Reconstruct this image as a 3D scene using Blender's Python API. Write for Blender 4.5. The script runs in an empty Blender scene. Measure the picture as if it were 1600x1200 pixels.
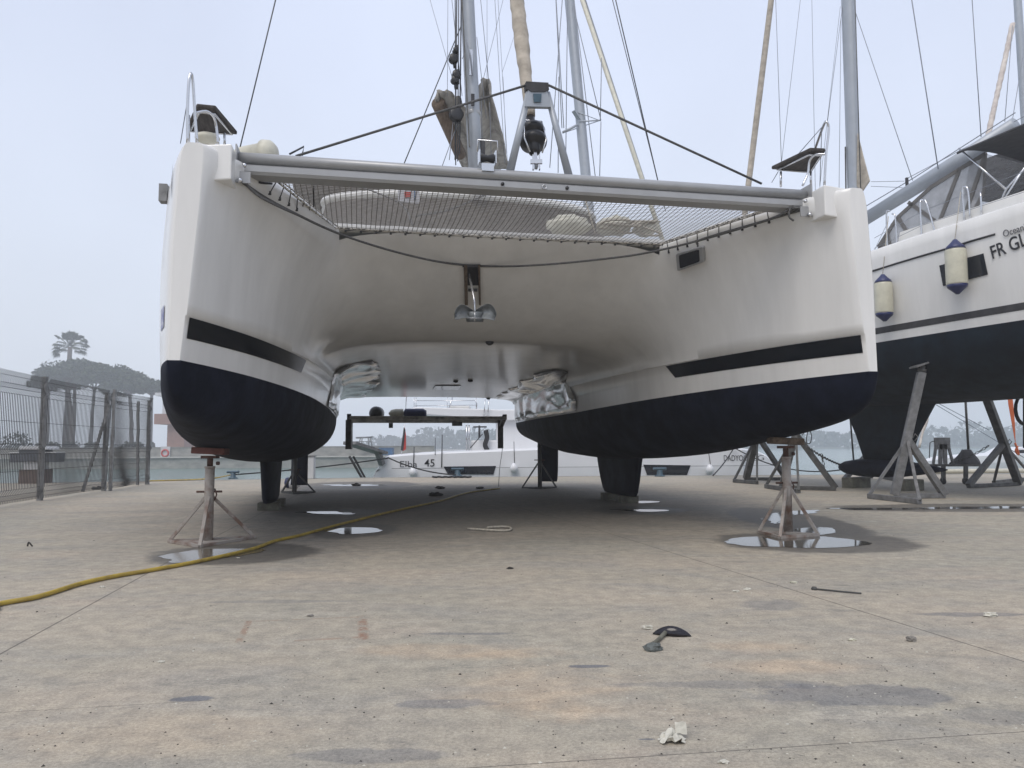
import bpy, math, random
import numpy as np
from mathutils import Vector, Matrix, noise as mnoise
sc = bpy.context.scene
# ---------------------------------------------------------------- camera, sky, sun, exposure
F_PX, CAM_H, HORIZON, ROLL = 1200.0, 1.017, 696.4, -0.005
cam_d = bpy.data.cameras.new('camera'); cam = bpy.data.objects.new('camera', cam_d)
sc.collection.objects.link(cam); sc.camera = cam
cam_d.sensor_width = 36; cam_d.lens = F_PX / 1600 * 36; cam_d.clip_end = 3000; cam_d.clip_start = 0.05
PITCH = math.atan((HORIZON - 600) / F_PX)
cam.matrix_world = (Matrix.Translation((0, 0, CAM_H)) @ Matrix.Rotation(math.pi/2 + PITCH, 4, 'X')
                    @ Matrix.Rotation(ROLL, 4, 'Z'))
SUN_EL, SUN_AZ = math.radians(58), math.radians(205)
w = bpy.data.worlds.new('World'); sc.world = w; w.use_nodes = True
nt = w.node_tree; nt.nodes.clear()
wo = nt.nodes.new('ShaderNodeOutputWorld'); bg = nt.nodes.new('ShaderNodeBackground')
sky = nt.nodes.new('ShaderNodeTexSky'); sky.sky_type = 'NISHITA'; sky.sun_disc = False
sky.sun_elevation = SUN_EL; sky.sun_rotation = SUN_AZ; sky.air_density = 1.5; sky.dust_density = 6; sky.ozone_density = 2
tc = nt.nodes.new('ShaderNodeTexCoord'); sep = nt.nodes.new('ShaderNodeSeparateXYZ')
ramp = nt.nodes.new('ShaderNodeValToRGB')
ramp.color_ramp.elements[0].position = 0.0; ramp.color_ramp.elements[0].color = (7.1, 7.6, 8.5, 1)
ramp.color_ramp.elements[1].position = 1.0; ramp.color_ramp.elements[1].color = (5.75, 6.3, 8.0, 1)
e = ramp.color_ramp.elements.new(0.45); e.color = (6.1, 6.65, 8.1, 1)
cn = nt.nodes.new('ShaderNodeTexNoise'); cn.inputs['Scale'].default_value = 1.6; cn.inputs['Detail'].default_value = 3
mixc = nt.nodes.new('ShaderNodeMixRGB'); mixc.inputs[0].default_value = 0.86
mulc = nt.nodes.new('ShaderNodeMixRGB'); mulc.blend_type = 'MULTIPLY'; mulc.inputs[0].default_value = 1
mr = nt.nodes.new('ShaderNodeMapRange'); mr.inputs[3].default_value = 0.88; mr.inputs[4].default_value = 1.1
mr.inputs[1].default_value = .3; mr.inputs[2].default_value = .7
nt.links.new(tc.outputs['Generated'], sep.inputs[0]); nt.links.new(sep.outputs[2], ramp.inputs[0])
nt.links.new(tc.outputs['Generated'], cn.inputs['Vector']); nt.links.new(cn.outputs['Fac'], mr.inputs[0])
nt.links.new(sky.outputs[0], mixc.inputs[1]); nt.links.new(ramp.outputs[0], mixc.inputs[2])
nt.links.new(mixc.outputs[0], mulc.inputs[1]); nt.links.new(mr.outputs[0], mulc.inputs[2])
nt.links.new(mulc.outputs[0], bg.inputs[0]); bg.inputs[1].default_value = 0.085
nt.links.new(bg.outputs[0], wo.inputs[0])
sl = bpy.data.lights.new('sun', 'SUN'); sl.energy = 1.2; sl.angle = math.radians(35); sl.color = (1, .94, .86)
so = bpy.data.objects.new('sun', sl); sc.collection.objects.link(so)
# direction: light comes from behind and right of the camera, high up
sd = Vector((math.sin(SUN_AZ)*math.cos(SUN_EL), math.cos(SUN_AZ)*math.cos(SUN_EL), math.sin(SUN_EL)))
so.rotation_euler = sd.to_track_quat('Z', 'Y').to_euler(); so.location = (-10, -20, 40)
sc.view_settings.view_transform = 'Standard'; sc.view_settings.look = 'None'
sc.view_settings.exposure = 0.58; sc.view_settings.gamma = 1; sc.view_settings.use_curve_mapping = False
sc.cycles.volume_bounces = 2; sc.cycles.max_bounces = 8; sc.cycles.diffuse_bounces = 4; sc.cycles.transparent_max_bounces = 16
sc.cycles.use_denoising = True; sc.cycles.caustics_reflective = False; sc.cycles.caustics_refractive = False
R = random.Random(7)
# ---------------------------------------------------------------- geometry helpers
CW = cam.matrix_world.copy(); CO = CW.translation.copy(); CR = CW.to_3x3()
def ray(px, py): return CR @ Vector(((px-800)/F_PX, (600-py)/F_PX, -1))
def Wd(px, py, **k):
    """real-world point behind a photo pixel, on the plane x=, y= or z= given"""
    (n, v), = k.items(); i = 'xyz'.index(n); r = ray(px, py)
    return CO + r * ((v - CO[i]) / r[i])
BO, BPSI = Vector((.378, 6.562, 0)), 0.199
BM = Matrix.Translation(BO) @ Matrix.Rotation(BPSI, 4, 'Z'); BI = BM.inverted()
def B(s, b, z): return BM @ Vector((s, b, z))          # catamaran frame: across, aft, up
def Bd(px, py, **k):
    (n, v), = k.items(); i = 'sbz'.index(n)
    o = BI @ CO; r = BI.to_3x3() @ ray(px, py)
    return BM @ (o + r * ((v - o[i]) / r[i]))
def interp(tab):
    xs = np.array([t[0] for t in tab], float); ys = np.array([t[1] for t in tab], float)
    h = np.diff(xs); d = np.diff(ys)/h; m = np.zeros(len(xs))
    for i in range(1, len(xs)-1):
        if d[i-1]*d[i] > 0:
            w1, w2 = 2*h[i]+h[i-1], h[i]+2*h[i-1]; m[i] = (w1+w2)/(w1/d[i-1]+w2/d[i])
    m[0], m[-1] = d[0], d[-1]
    def f(x):
        x = min(max(x, xs[0]), xs[-1]); i = min(max(int(np.searchsorted(xs, x))-1, 0), len(h)-1)
        t = (x-xs[i])/h[i]
        return float((2*t**3-3*t*t+1)*ys[i]+(t**3-2*t*t+t)*h[i]*m[i]+(3*t*t-2*t**3)*ys[i+1]+(t**3-t*t)*h[i]*m[i+1])
    return f
class MB:
    def __init__(s): s.v, s.f, s.sm = [], [], []
    def add(s, vs, fs, smooth=False):
        o = len(s.v); s.v += [Vector(p) for p in vs]; s.f += [tuple(i+o for i in f) for f in fs]; s.sm += [smooth]*len(fs); return s
    def grid(s, rows, closed=False, smooth=True, flip=False, cap=False):
        n = len(rows[0]); vs = [p for r in rows for p in r]; fs = []
        for i in range(len(rows)-1):
            for j in range(n if closed else n-1):
                k = (j+1) % n; q = (i*n+j, i*n+k, (i+1)*n+k, (i+1)*n+j)
                fs.append(q[::-1] if flip else q)
        if cap:
            a = tuple(range(n)); b = tuple((len(rows)-1)*n+j for j in range(n))
            fs += [a if flip else a[::-1], b[::-1] if flip else b]
        return s.add(vs, fs, smooth)
    def box(s, c, d, M=None):
        c = Vector(c); vs = []
        for x in (-.5, .5):
            for y in (-.5, .5):
                for z in (-.5, .5):
                    p = Vector((x*d[0], y*d[1], z*d[2])); p = (M @ p) if M else p; vs.append(c+p)
        return s.add(vs, [(0,1,3,2),(4,6,7,5),(0,4,5,1),(2,3,7,6),(0,2,6,4),(1,5,7,3)])
    def bar(s, a, b, wx, wy, up=(0,0,1)):
        a, b = Vector(a), Vector(b); d = (b-a); L = d.length; d.normalize(); up = Vector(up)
        if abs(d.dot(up)) > .98: up = Vector((0, 1, 0)) if abs(d.y) < .9 else Vector((1, 0, 0))
        x = d.cross(up).normalized(); u = x.cross(d).normalized()
        M = Matrix((x, u, d)).transposed()
        return s.box((a+b)/2, (wx, wy, L), M)
    def tube(s, pts, r, n=8, cap=True, smooth=True):
        pts = [Vector(p) for p in pts]; rr = r if isinstance(r, (list, tuple)) else [r]*len(pts)
        rows = []; prev = None
        for i, p in enumerate(pts):
            t = (pts[min(i+1, len(pts)-1)]-pts[max(i-1, 0)]).normalized()
            if prev is None: x = t.orthogonal().normalized()
            else:
                x = prev - t*prev.dot(t); x = x.normalized() if x.length > 1e-6 else t.orthogonal().normalized()
            prev = x; y = t.cross(x)
            rows.append([p + (x*math.cos(2*math.pi*k/n)+y*math.sin(2*math.pi*k/n))*rr[i] for k in range(n)])
        return s.grid(rows, closed=True, smooth=smooth, cap=cap)
    def lathe(s, base, axis, prof, n=24, smooth=True):
        base, axis = Vector(base), Vector(axis).normalized(); x = axis.orthogonal().normalized(); y = axis.cross(x)
        rows = [[base+axis*h+(x*math.cos(2*math.pi*k/n)+y*math.sin(2*math.pi*k/n))*r for k in range(n)] for r, h in prof]
        return s.grid(rows, closed=True, smooth=smooth, cap=True)
    def prism(s, poly, d):
        d = Vector(d); n = len(poly); vs = [Vector(p) for p in poly]+[Vector(p)+d for p in poly]
        return s.add(vs, [tuple(range(n))[::-1], tuple(range(n, 2*n))]+[(i, (i+1) % n, (i+1) % n+n, i+n) for i in range(n)])
    def build(s, name, mat, parent=None, bevel=0, merge=False, mats=None):
        me = bpy.data.meshes.new(name)
        root = parent
        while root is not None and root.parent is not None: root = root.parent
        vs = s.v
        if root is not None:
            I = root.matrix_basis.inverted(); vs = [I @ p for p in vs]
        me.from_pydata([tuple(p) for p in vs], [], s.f); me.polygons.foreach_set('use_smooth', s.sm)
        me.materials.append(mat); me.update()
        o = bpy.data.objects.new(name, me); sc.collection.objects.link(o)
        if parent is not None: o.parent = parent
        if merge:
            import bmesh
            bm = bmesh.new(); bm.from_mesh(me); bmesh.ops.remove_doubles(bm, verts=bm.verts, dist=0.0008)
            bmesh.ops.recalc_face_normals(bm, faces=bm.faces); bm.to_mesh(me); bm.free()
        if bevel:
            m = o.modifiers.new('bevel', 'BEVEL'); m.width = bevel; m.segments = 2; m.limit_method = 'ANGLE'
        return o
def thing(name, label, cat, loc=(0, 0, 0), rz=0, group=None, M=None):
    o = bpy.data.objects.new(name, None); sc.collection.objects.link(o); o.empty_display_size = .2
    o.matrix_basis = M if M is not None else Matrix.Translation(loc) @ Matrix.Rotation(rz, 4, 'Z')
    return tag(o, label, cat, group)
def tag(o, label=None, cat=None, group=None, kind=None):
    for k, v in (('label', label), ('category', cat), ('group', group), ('kind', kind)):
        if v: o[k] = v
    return o
def copy_tree(o, parent=None):
    c = o.copy(); sc.collection.objects.link(c); c.parent = parent
    for ch in list(o.children): copy_tree(ch, c)
    return c
def spline(pts, n=8):
    pts = [Vector(p) for p in pts]; P = [pts[0]*2-pts[1]]+pts+[pts[-1]*2-pts[-2]]; out = []
    for i in range(1, len(P)-2):
        for k in range(n):
            t = k/n; a, b, c, d = P[i-1], P[i], P[i+1], P[i+2]
            out.append(.5*((2*b)+(c-a)*t+(2*a-5*b+4*c-d)*t*t+(3*b-a-3*c+d)*t**3))
    out.append(pts[-1]); return out
def sagline(a, b, sag, n=16):
    a, b = Vector(a), Vector(b)
    return [a.lerp(b, i/n)-Vector((0, 0, sag*4*(i/n)*(1-i/n))) for i in range(n+1)]
# ---------------------------------------------------------------- materials
def mat(name, col, rough=.5, metal=0, var=.12, scale=3, bump=0, bscale=40, col2=None, spec=.5, coat=0, stretch=None, lo=.35, hi=.65, alpha=1, trans=0):
    m = bpy.data.materials.new(name); m.use_nodes = True; t = m.node_tree; b = t.nodes['Principled BSDF']
    tc = t.nodes.new('ShaderNodeTexCoord'); mp = t.nodes.new('ShaderNodeMapping'); t.links.new(tc.outputs['Object'], mp.inputs[0])
    if stretch: mp.inputs['Scale'].default_value = stretch
    n = t.nodes.new('ShaderNodeTexNoise'); n.inputs['Scale'].default_value = scale; n.inputs['Detail'].default_value = 7
    n.inputs['Roughness'].default_value = .62
    t.links.new(mp.outputs[0], n.inputs['Vector'])
    r = t.nodes.new('ShaderNodeValToRGB'); r.color_ramp.elements[0].position = lo; r.color_ramp.elements[1].position = hi
    c2 = col2 or tuple(c*(1-var*2) for c in col)
    r.color_ramp.elements[0].color = (*c2, 1); r.color_ramp.elements[1].color = (*col, 1)
    t.links.new(n.outputs['Fac'], r.inputs[0]); t.links.new(r.outputs[0], b.inputs['Base Color'])
    b.inputs['Metallic'].default_value = metal; b.inputs['Specular IOR Level'].default_value = spec
    b.inputs['Coat Weight'].default_value = coat; b.inputs['Alpha'].default_value = alpha
    b.inputs['Transmission Weight'].default_value = trans
    rr = t.nodes.new('ShaderNodeMapRange'); rr.inputs[3].default_value = min(1, rough*1.25); rr.inputs[4].default_value = rough*.8
    t.links.new(n.outputs['Fac'], rr.inputs[0]); t.links.new(rr.outputs[0], b.inputs['Roughness'])
    if bump:
        n2 = t.nodes.new('ShaderNodeTexNoise'); n2.inputs['Scale'].default_value = bscale; n2.inputs['Detail'].default_value = 5
        t.links.new(mp.outputs[0], n2.inputs['Vector'])
        bu = t.nodes.new('ShaderNodeBump'); bu.inputs['Strength'].default_value = bump; bu.inputs['Distance'].default_value = .02
        t.links.new(n2.outputs['Fac'], bu.inputs['Height']); t.links.new(bu.outputs[0], b.inputs['Normal'])
    return m
M = {}
M['gel'] = mat('white_gelcoat', (.76, .755, .735), .17, var=.05, scale=3.2, coat=.0, stretch=(1, 1, .16))
M['gel_dull'] = mat('chalky_gelcoat', (.66, .655, .63), .4, var=.05, scale=2, stretch=(1, 1, .4))
M['anti'] = mat('navy_antifouling', (.007, .010, .023), .7, col2=(.004, .006, .014), scale=3.5, lo=.4, hi=.62, bump=.15, bscale=25, spec=.12)
M['anti_teal'] = mat('teal_antifouling', (.006, .014, .024), .7, col2=(.003, .006, .011), scale=3, spec=.15)
M['film'] = mat('dark_stripe_film', (.004, .006, .01), .12, var=.1)
M['alu'] = mat('anodised_aluminium', (.36, .365, .37), .35, .2, var=.04, scale=6)
M['aluw'] = mat('pale_mast_aluminium', (.36, .39, .43), .4, .2, var=.05, scale=4)
M['steel'] = mat('stainless_steel', (.62, .63, .65), .2, .9, var=.05)
M['galv'] = mat('galvanised_steel', (.24, .24, .24), .5, .5, var=.2, scale=8, bump=.2)
M['wiremesh'] = mat('dull_fence_wire', (.035, .035, .035), .7)
M['galvd'] = mat('weathered_stand_steel', (.12, .12, .115), .6, .3, var=.25, scale=6, bump=.2)
M['jack'] = mat('rusty_painted_steel', (.34, .31, .28), .7, .1, scale=5, col2=(.17, .10, .07), bump=.3, lo=.35, hi=.55)
M['rust'] = mat('rust', (.11, .055, .04), .85, 0, var=.3, scale=12, bump=.4)
M['wood'] = mat('old_wood', (.17, .125, .09), .85, 0, var=.25, scale=4, stretch=(8, 1, 8), bump=.3)
M['redwood'] = mat('reddish_plank', (.15, .055, .045), .85, 0, var=.3, scale=5, bump=.3)
M['black'] = mat('black_plastic', (.012, .012, .014), .35, var=.1)
M['rubber'] = mat('dull_black', (.02, .02, .022), .7, var=.2)
M['rope'] = mat('grey_rope', (.13, .13, .13), .85, var=.25, scale=60, bump=.4, bscale=200)
M['ropeb'] = mat('black_rope', (.02, .02, .022), .85, var=.2, scale=60)
M['ropew'] = mat('cream_rope', (.5, .46, .38), .85, var=.2, scale=40)
M['wire'] = mat('rigging_wire', (.07, .075, .085), .45, .4, var=.1)
M['wireg'] = mat('grey_halyard', (.22, .24, .28), .6, 0, var=.1)
M['net'] = mat('trampoline_netting', (.27, .26, .245), .8, var=.15, scale=20)
M['netrope'] = mat('netting_bolt_rope', (.62, .6, .56), .8, col2=(.12, .12, .12), scale=30, lo=.45, hi=.5)
M['dgrey'] = mat('dark_grey_canvas', (.05, .05, .055), .85, var=.15, scale=8, bump=.2)
M['shade'] = mat('window_cover_mesh', (.10, .09, .08), .85, var=.12, scale=5, bump=.2)
M['canvas'] = mat('grey_sail_canvas', (.42, .40, .365), .85, var=.25, scale=4, bump=.6, bscale=6, stretch=(1, 1, .5))
M['tan'] = mat('tan_sail_cover', (.46, .41, .34), .85, var=.18, scale=6, bump=.4, bscale=12)
M['teak'] = mat('weathered_seat', (.07, .06, .055), .8, var=.3, scale=5, stretch=(8, 1, 1), bump=.3)
M['cream'] = mat('cream_vinyl', (.62, .60, .50), .45, var=.1, scale=6)
M['fenderw'] = mat('yellowed_fender_vinyl', (.60, .58, .46), .4, var=.1, scale=5)
M['navy'] = mat('navy_vinyl', (.015, .022, .10), .4, var=.1)
M['glass'] = mat('dark_glass', (.01, .013, .02), .08, var=.05)
M['vinyl'] = mat('clear_vinyl', (.42, .43, .45), .15, var=.15, scale=4, bump=.3, bscale=6, alpha=.55)
M['grim'] = mat('grey_canvas_trim', (.13, .125, .12), .85, var=.1)
M['galvanchor'] = mat('galvanised_anchor', (.23, .25, .26), .5, .4, var=.25, scale=9, bump=.3)
M['palebeam'] = mat('pale_weathered_beam', (.6, .57, .52), .5, var=.3, scale=6)
M['brownbeam'] = mat('dark_weathered_beam', (.07, .062, .055), .5, .3, var=.35, scale=6, bump=.2, stretch=(.4, 1, 1))
M['reflectsheet'] = mat('crumpled_reflection_sheet', (.68, .67, .65), .13, .6, var=.1, scale=3, bump=.15, bscale=2.2, stretch=(2.5, .8, 1))  # for the added sheets that imitate gelcoat reflections on the hulls
M['text'] = mat('black_lettering', (.012, .012, .015), .4, var=.05)
M['textg'] = mat('grey_lettering', (.10, .10, .11), .4, var=.05)
M['far_white'] = mat('far_white_gelcoat', (.74, .75, .77), .3, var=.03, scale=.6)
M['blue'] = mat('blue_paint', (.04, .12, .26), .5, var=.2)
M['bluegrey'] = mat('blue_grey_paint', (.05, .10, .14), .5, var=.2, scale=9)
M['yellow'] = mat('dirty_yellow_hose', (.42, .30, .045), .5, scale=9, col2=(.24, .17, .04), lo=.3, hi=.6)
M['orange'] = mat('orange_strap', (.75, .17, .05), .6, var=.1)
M['red'] = mat('red_cloth', (.5, .06, .05), .7, var=.1)
M['conc'] = mat('quay_concrete', (.34, .33, .30), .85, var=.2, scale=.8, bump=.3, bscale=6, col2=(.2, .2, .185), stretch=(1, 1, 2))
M['concp'] = mat('pale_quay_ledge', (.5, .48, .44), .85, var=.1, scale=1)
M['block'] = mat('block_wood', (.16, .155, .12), .85, var=.25, scale=8, bump=.3)
M['brick'] = mat('terracotta_wall', (.28, .15, .11), .85, var=.12, scale=.7)
M['plaster'] = mat('pale_plaster', (.55, .56, .57), .8, var=.08, scale=.6)
M['bark'] = mat('pine_bark', (.11, .08, .065), .9, var=.3, scale=4, bump=.5)
M['pine'] = mat('pine_needles', (.05, .07, .035), .8, var=.3, scale=.7)
M['palm'] = mat('palm_fronds', (.06, .08, .035), .7, var=.3, scale=2)
M['bush'] = mat('bush_leaves', (.05, .065, .04), .8, var=.3, scale=1)
M['farwood'] = mat('far_tree_leaves', (.05, .065, .045), .85, var=.35, scale=.15)
M['debw'] = mat('dirty_paper', (.6, .58, .5), .8, var=.15, scale=20)
M['debd'] = mat('dark_debris', (.04, .035, .03), .7, var=.3, scale=20)
M['stone'] = mat('stone_chip', (.3, .28, .25), .85, var=.25, scale=20)
M['sponge'] = mat('grey_sponge', (.2, .22, .21), .9, var=.25, scale=60, bump=1, bscale=150)
HAZE = 0.0021
# ================================================================ SETTING
# ---- concrete ground with stains, joints, damp puddle borders and painted shade
def ground_material():
    m = bpy.data.materials.new('yard_concrete'); m.use_nodes = True; t = m.node_tree; b = t.nodes['Principled BSDF']
    L = t.links.new
    tc = t.nodes.new('ShaderNodeTexCoord'); sp = t.nodes.new('ShaderNodeSeparateXYZ'); L(tc.outputs['Object'], sp.inputs[0])
    X, Y = sp.outputs[0], sp.outputs[1]
    def mth(op, a, b_=None, c=None, clamp=False):
        n = t.nodes.new('ShaderNodeMath'); n.operation = op; n.use_clamp = clamp
        for i, v in enumerate((a, b_, c)):
            if v is None: continue
            if isinstance(v, (int, float)): n.inputs[i].default_value = v
            else: L(v, n.inputs[i])
        return n.outputs[0]
    def noise(scale, det=6, rough=.6, stretch=None, dist=0):
        n = t.nodes.new('ShaderNodeTexNoise'); n.inputs['Scale'].default_value = scale
        n.inputs['Detail'].default_value = det; n.inputs['Roughness'].default_value = rough; n.inputs['Distortion'].default_value = dist
        mp = t.nodes.new('ShaderNodeMapping'); L(tc.outputs['Object'], mp.inputs[0])
        mp.inputs['Location'].default_value = (scale*1.7, scale*.3, 0)
        if stretch: mp.inputs['Scale'].default_value = stretch
        L(mp.outputs[0], n.inputs['Vector']); return n.outputs['Fac']
    def rng(v, a, b_, c=0., d=1.):
        n = t.nodes.new('ShaderNodeMapRange'); n.inputs[1].default_value = a; n.inputs[2].default_value = b_
        n.inputs[3].default_value = c; n.inputs[4].default_value = d; n.interpolation_type = 'SMOOTHSTEP'; L(v, n.inputs[0]); return n.outputs[0]
    def mix(f, a, b_, mode='MIX'):
        n = t.nodes.new('ShaderNodeMixRGB'); n.blend_type = mode
        if isinstance(f, (int, float)): n.inputs[0].default_value = f
        else: L(f, n.inputs[0])
        for i, v in ((1, a), (2, b_)):
            if isinstance(v, tuple): n.inputs[i].default_value = (*v, 1)
            else: L(v, n.inputs[i])
        return n.outputs[0]
    n1 = noise(.35, 5, .6, (.7, 1, 1)); n2 = noise(1.6, 7, .65, (.6, 1.3, 1), .6); n3 = noise(9, 6, .7); n4 = noise(70, 4, .7)
    col = mix(rng(n1, .35, .65), (.41, .36, .285), (.345, .32, .26))
    col = mix(rng(n2, .42, .70, 0, .5), col, (.275, .27, .25))
    n2b = noise(.8, 6, .6, (.7, 1.6, 1), .8)
    col = mix(rng(n2b, .5, .74, 0, .45), col, (.44, .36, .285))      # pinkish dust
    n2c = noise(1.1, 8, .7, (.5, 1.5, 1), 1.2)
    col = mix(rng(n2c, .57, .72, 0, .3), col, (.21, .21, .195))       # bluish grey smears
    ns1 = noise(2.3, 12, .72, (.45, 1.4, 1), .5); col = mix(rng(ns1, .575, .61, 0, .28), col, (.21, .205, .18))   # sharp edged stains
    ns2 = noise(1.9, 12, .7, (.5, 1.5, 1), .4); col = mix(rng(ns2, .60, .625, 0, .45), col, (.46, .42, .345))
    ns3 = noise(6.5, 10, .75, (.4, 1.5, 1), .8); col = mix(rng(ns3, .61, .64, 0, .35), col, (.17, .165, .15))
    ns4 = noise(14, 8, .75, (.45, 1.4, 1), .5); col = mix(rng(ns4, .63, .67, 0, .5), col, (.15, .14, .125))
    wob = mth('MULTIPLY', mth('SUBTRACT', noise(1.3, 6, .65), .5), 1.5)
    wob2 = mth('MULTIPLY', mth('SUBTRACT', noise(5, 5, .6), .5), .8)
    def ell(p, rx, ry, edge=.35, wv=1.0):
        dx = mth('DIVIDE', mth('SUBTRACT', X, p[0]), rx); dy = mth('DIVIDE', mth('SUBTRACT', Y, p[1]), ry)
        d = mth('SQRT', mth('ADD', mth('MULTIPLY', dx, dx), mth('MULTIPLY', dy, dy)))
        d = mth('ADD', d, mth('MULTIPLY', mth('ADD', wob, wob2), wv))
        return rng(d, 1+edge, 1-edge)
    def seg(p, q, wd, wv=.02):
        d = (q-p); Ln = d.length; d = d/Ln; nx, ny = -d.y, d.x
        v = mth('ADD', mth('MULTIPLY', mth('SUBTRACT', X, p[0]), nx), mth('MULTIPLY', mth('SUBTRACT', Y, p[1]), ny))
        v = mth('ABSOLUTE', mth('ADD', v, mth('MULTIPLY', wob2, wv)))
        u = mth('ADD', mth('MULTIPLY', mth('SUBTRACT', X, p[0]), d.x), mth('MULTIPLY', mth('SUBTRACT', Y, p[1]), d.y))
        ins = mth('MULTIPLY', mth('GREATER_THAN', u, 0), mth('LESS_THAN', u, Ln))
        return mth('MULTIPLY', rng(v, wd, wd*.35), ins)
    G = lambda px, py: Wd(px, py, z=0)
    # sandy orange patches
    for px, py, rx, ry, a in ((700, 1018, .40, .13, .55), (850, 1080, .40, .30, .42), (1180, 1012, .25, .12, .6), (1230, 1040, .35, .1, .5), (980, 1110, .3, .12, .3), (270, 1150, .5, .2, .2)):
        col = mix(mth('MULTIPLY', mth('MULTIPLY', ell(G(px, py), rx, ry, .55, 1.5), rng(n2, .3, .6, 1, .35)), a), col, (.56, .40, .26))
    # dark smears
    for px, py, rx, ry, a in ((1330, 1085, .42, .12, .5), (700, 1100, .2, .06, .5), (300, 1092, .07, .035, .8), (920, 1041, .07, .02, .8),
                              (1210, 945, .2, .14, .35), (740, 990, .28, .03, .5), (1530, 960, .35, .05, .5), (1130, 1070, .5, .05, .35), (420, 940, .4, .05, .3),
                              (1010, 1155, .05, .015, .8), (560, 1180, .2, .05, .4), (1560, 1120, .15, .1, .3)):
        col = mix(mth('MULTIPLY', ell(G(px, py), rx, ry, .22, 2.2), a), col, (.13, .14, .16))
    # rusty rectangle left by a frame
    for p, q, wd_, a in (((566, 962), (568, 1000), .022, .75), ((385, 971), (560, 964), .006, .6), ((390, 970), (372, 1004), .014, .55), ((460, 1001), (560, 996), .014, .45)):
        col = mix(mth('MULTIPLY', mth('MULTIPLY', seg(G(*p), G(*q), wd_*1.7, .03), min(a*1.1, 1)), rng(n3, .42, .56)), col, (.24, .135, .09))
    # shade under the boats, painted into the concrete colour as a broad dark oval
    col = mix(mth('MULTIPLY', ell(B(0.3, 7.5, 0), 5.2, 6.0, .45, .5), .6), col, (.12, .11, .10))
    # damp borders of the puddles
    damp = 0.0
    dl = []
    for a0, a1, c0, c1 in ((1120, 1440, 831, 865), (235, 492, 849, 884), (488, 618, 818, 841), (430, 600, 795.5, 808), (925, 1075, 791, 804), (1175, 1330, 793, 842), (460, 650, 752.5, 763), (1285, 1750, 787, 800)):
        l_, r_, n_, f_ = G(a0, (c0+c1)/2), G(a1, (c0+c1)/2), G((a0+a1)/2, c1), G((a0+a1)/2, c0)
        dl.append(ell(((l_.x+r_.x)/2, (n_.y+f_.y)/2), (r_.x-l_.x)/2, (f_.y-n_.y)/2, .10, .3))
    dm = dl[0]
    for d in dl[1:]: dm = mth('MAXIMUM', dm, d)
    col = mix(mth('MULTIPLY', dm, .85), col, (.11, .10, .085))
    # joints and cracks
    jo = None
    for p, q, wd_ in (((-160, 1110), (312, 851), .008), ((312, 851), (520, 745), .008), ((925, 825), (1750, 1080), .008), ((925, 825), (700, 762), .008),
                      ((640, 1206), (1800, 1130), .004), ((-200, 1125), (330, 1094), .003)):
        s_ = seg(G(*p), G(*q), wd_, .006 if wd_ < .006 else .002); jo = s_ if jo is None else mth('MAXIMUM', jo, s_)
    col = mix(mth('MULTIPLY', jo, .78), col, (.09, .08, .07))
    # fine mottling and chips
    col = mix(1, col, mix(rng(n3, .3, .7), (.80, .80, .81), (1.12, 1.11, 1.09)), 'MULTIPLY')
    col = mix(1, col, mix(rng(n4, .3, .7), (.80, .80, .80), (1.16, 1.16, 1.16)), 'MULTIPLY')
    n5 = noise(210, 3, .8); col = mix(1, col, mix(rng(n5, .35, .65), (.84, .84, .84), (1.12, 1.12, 1.12)), 'MULTIPLY')
    n6 = noise(28, 8, .8, (.4, 1.3, 1)); col = mix(rng(n6, .62, .66, 0, .3), col, (.14, .13, .12)); col = mix(rng(n6, .36, .32, 0, .2), col, (.52, .48, .41))
    vo = t.nodes.new('ShaderNodeTexVoronoi'); vo.inputs['Scale'].default_value = 9; vo.inputs['Randomness'].default_value = 1
    mpv = t.nodes.new('ShaderNodeMapping'); mpv.inputs['Scale'].default_value = (.6, 1.1, 1); mpv.inputs['Rotation'].default_value = (0, 0, .3)
    L(tc.outputs['Object'], mpv.inputs[0]); L(mpv.outputs[0], vo.inputs['Vector'])
    sc_ = t.nodes.new('ShaderNodeSeparateColor'); L(vo.outputs['Color'], sc_.inputs[0])
    chip = mth('MULTIPLY', rng(mth('ADD', vo.outputs['Distance'], mth('MULTIPLY', mth('SUBTRACT', n3, .5), .25)), .09, .05), mth('GREATER_THAN', sc_.outputs[0], .72))
    col = mix(mth('MULTIPLY', chip, .5), col, (.11, .105, .10))
    vo2 = t.nodes.new('ShaderNodeTexVoronoi'); vo2.inputs['Scale'].default_value = 23; L(mpv.outputs[0], vo2.inputs['Vector'])
    sc2 = t.nodes.new('ShaderNodeSeparateColor'); L(vo2.outputs['Color'], sc2.inputs[0])
    pit = mth('MULTIPLY', rng(mth('ADD', vo2.outputs['Distance'], mth('MULTIPLY', mth('SUBTRACT', n4, .5), .3)), .14, .06), mth('GREATER_THAN', sc2.outputs[1], .72))
    col = mix(mth('MULTIPLY', pit, .55), col, (.12, .11, .10))
    pitw = mth('MULTIPLY', rng(vo2.outputs['Distance'], .10, .06), mth('LESS_THAN', sc2.outputs[1], .012))
    col = mix(mth('MULTIPLY', pitw, .8), col, (.7, .68, .62))
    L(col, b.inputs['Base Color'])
    ro = rng(dm, 0, 1, .86, .62)
    L(ro, b.inputs['Roughness']); b.inputs['Specular IOR Level'].default_value = .35
    bu = t.nodes.new('ShaderNodeBump'); bu.inputs['Strength'].default_value = .35; bu.inputs['Distance'].default_value = .012
    hh = mth('SUBTRACT', mth('ADD', mth('MULTIPLY', n3, .6), mth('MULTIPLY', n4, .25)), mth('ADD', mth('MULTIPLY', jo, 1.0), mth('MULTIPLY', chip, .4)))
    hh = mth('MULTIPLY', hh, rng(dm, 0, 1, 1, .25))
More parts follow.
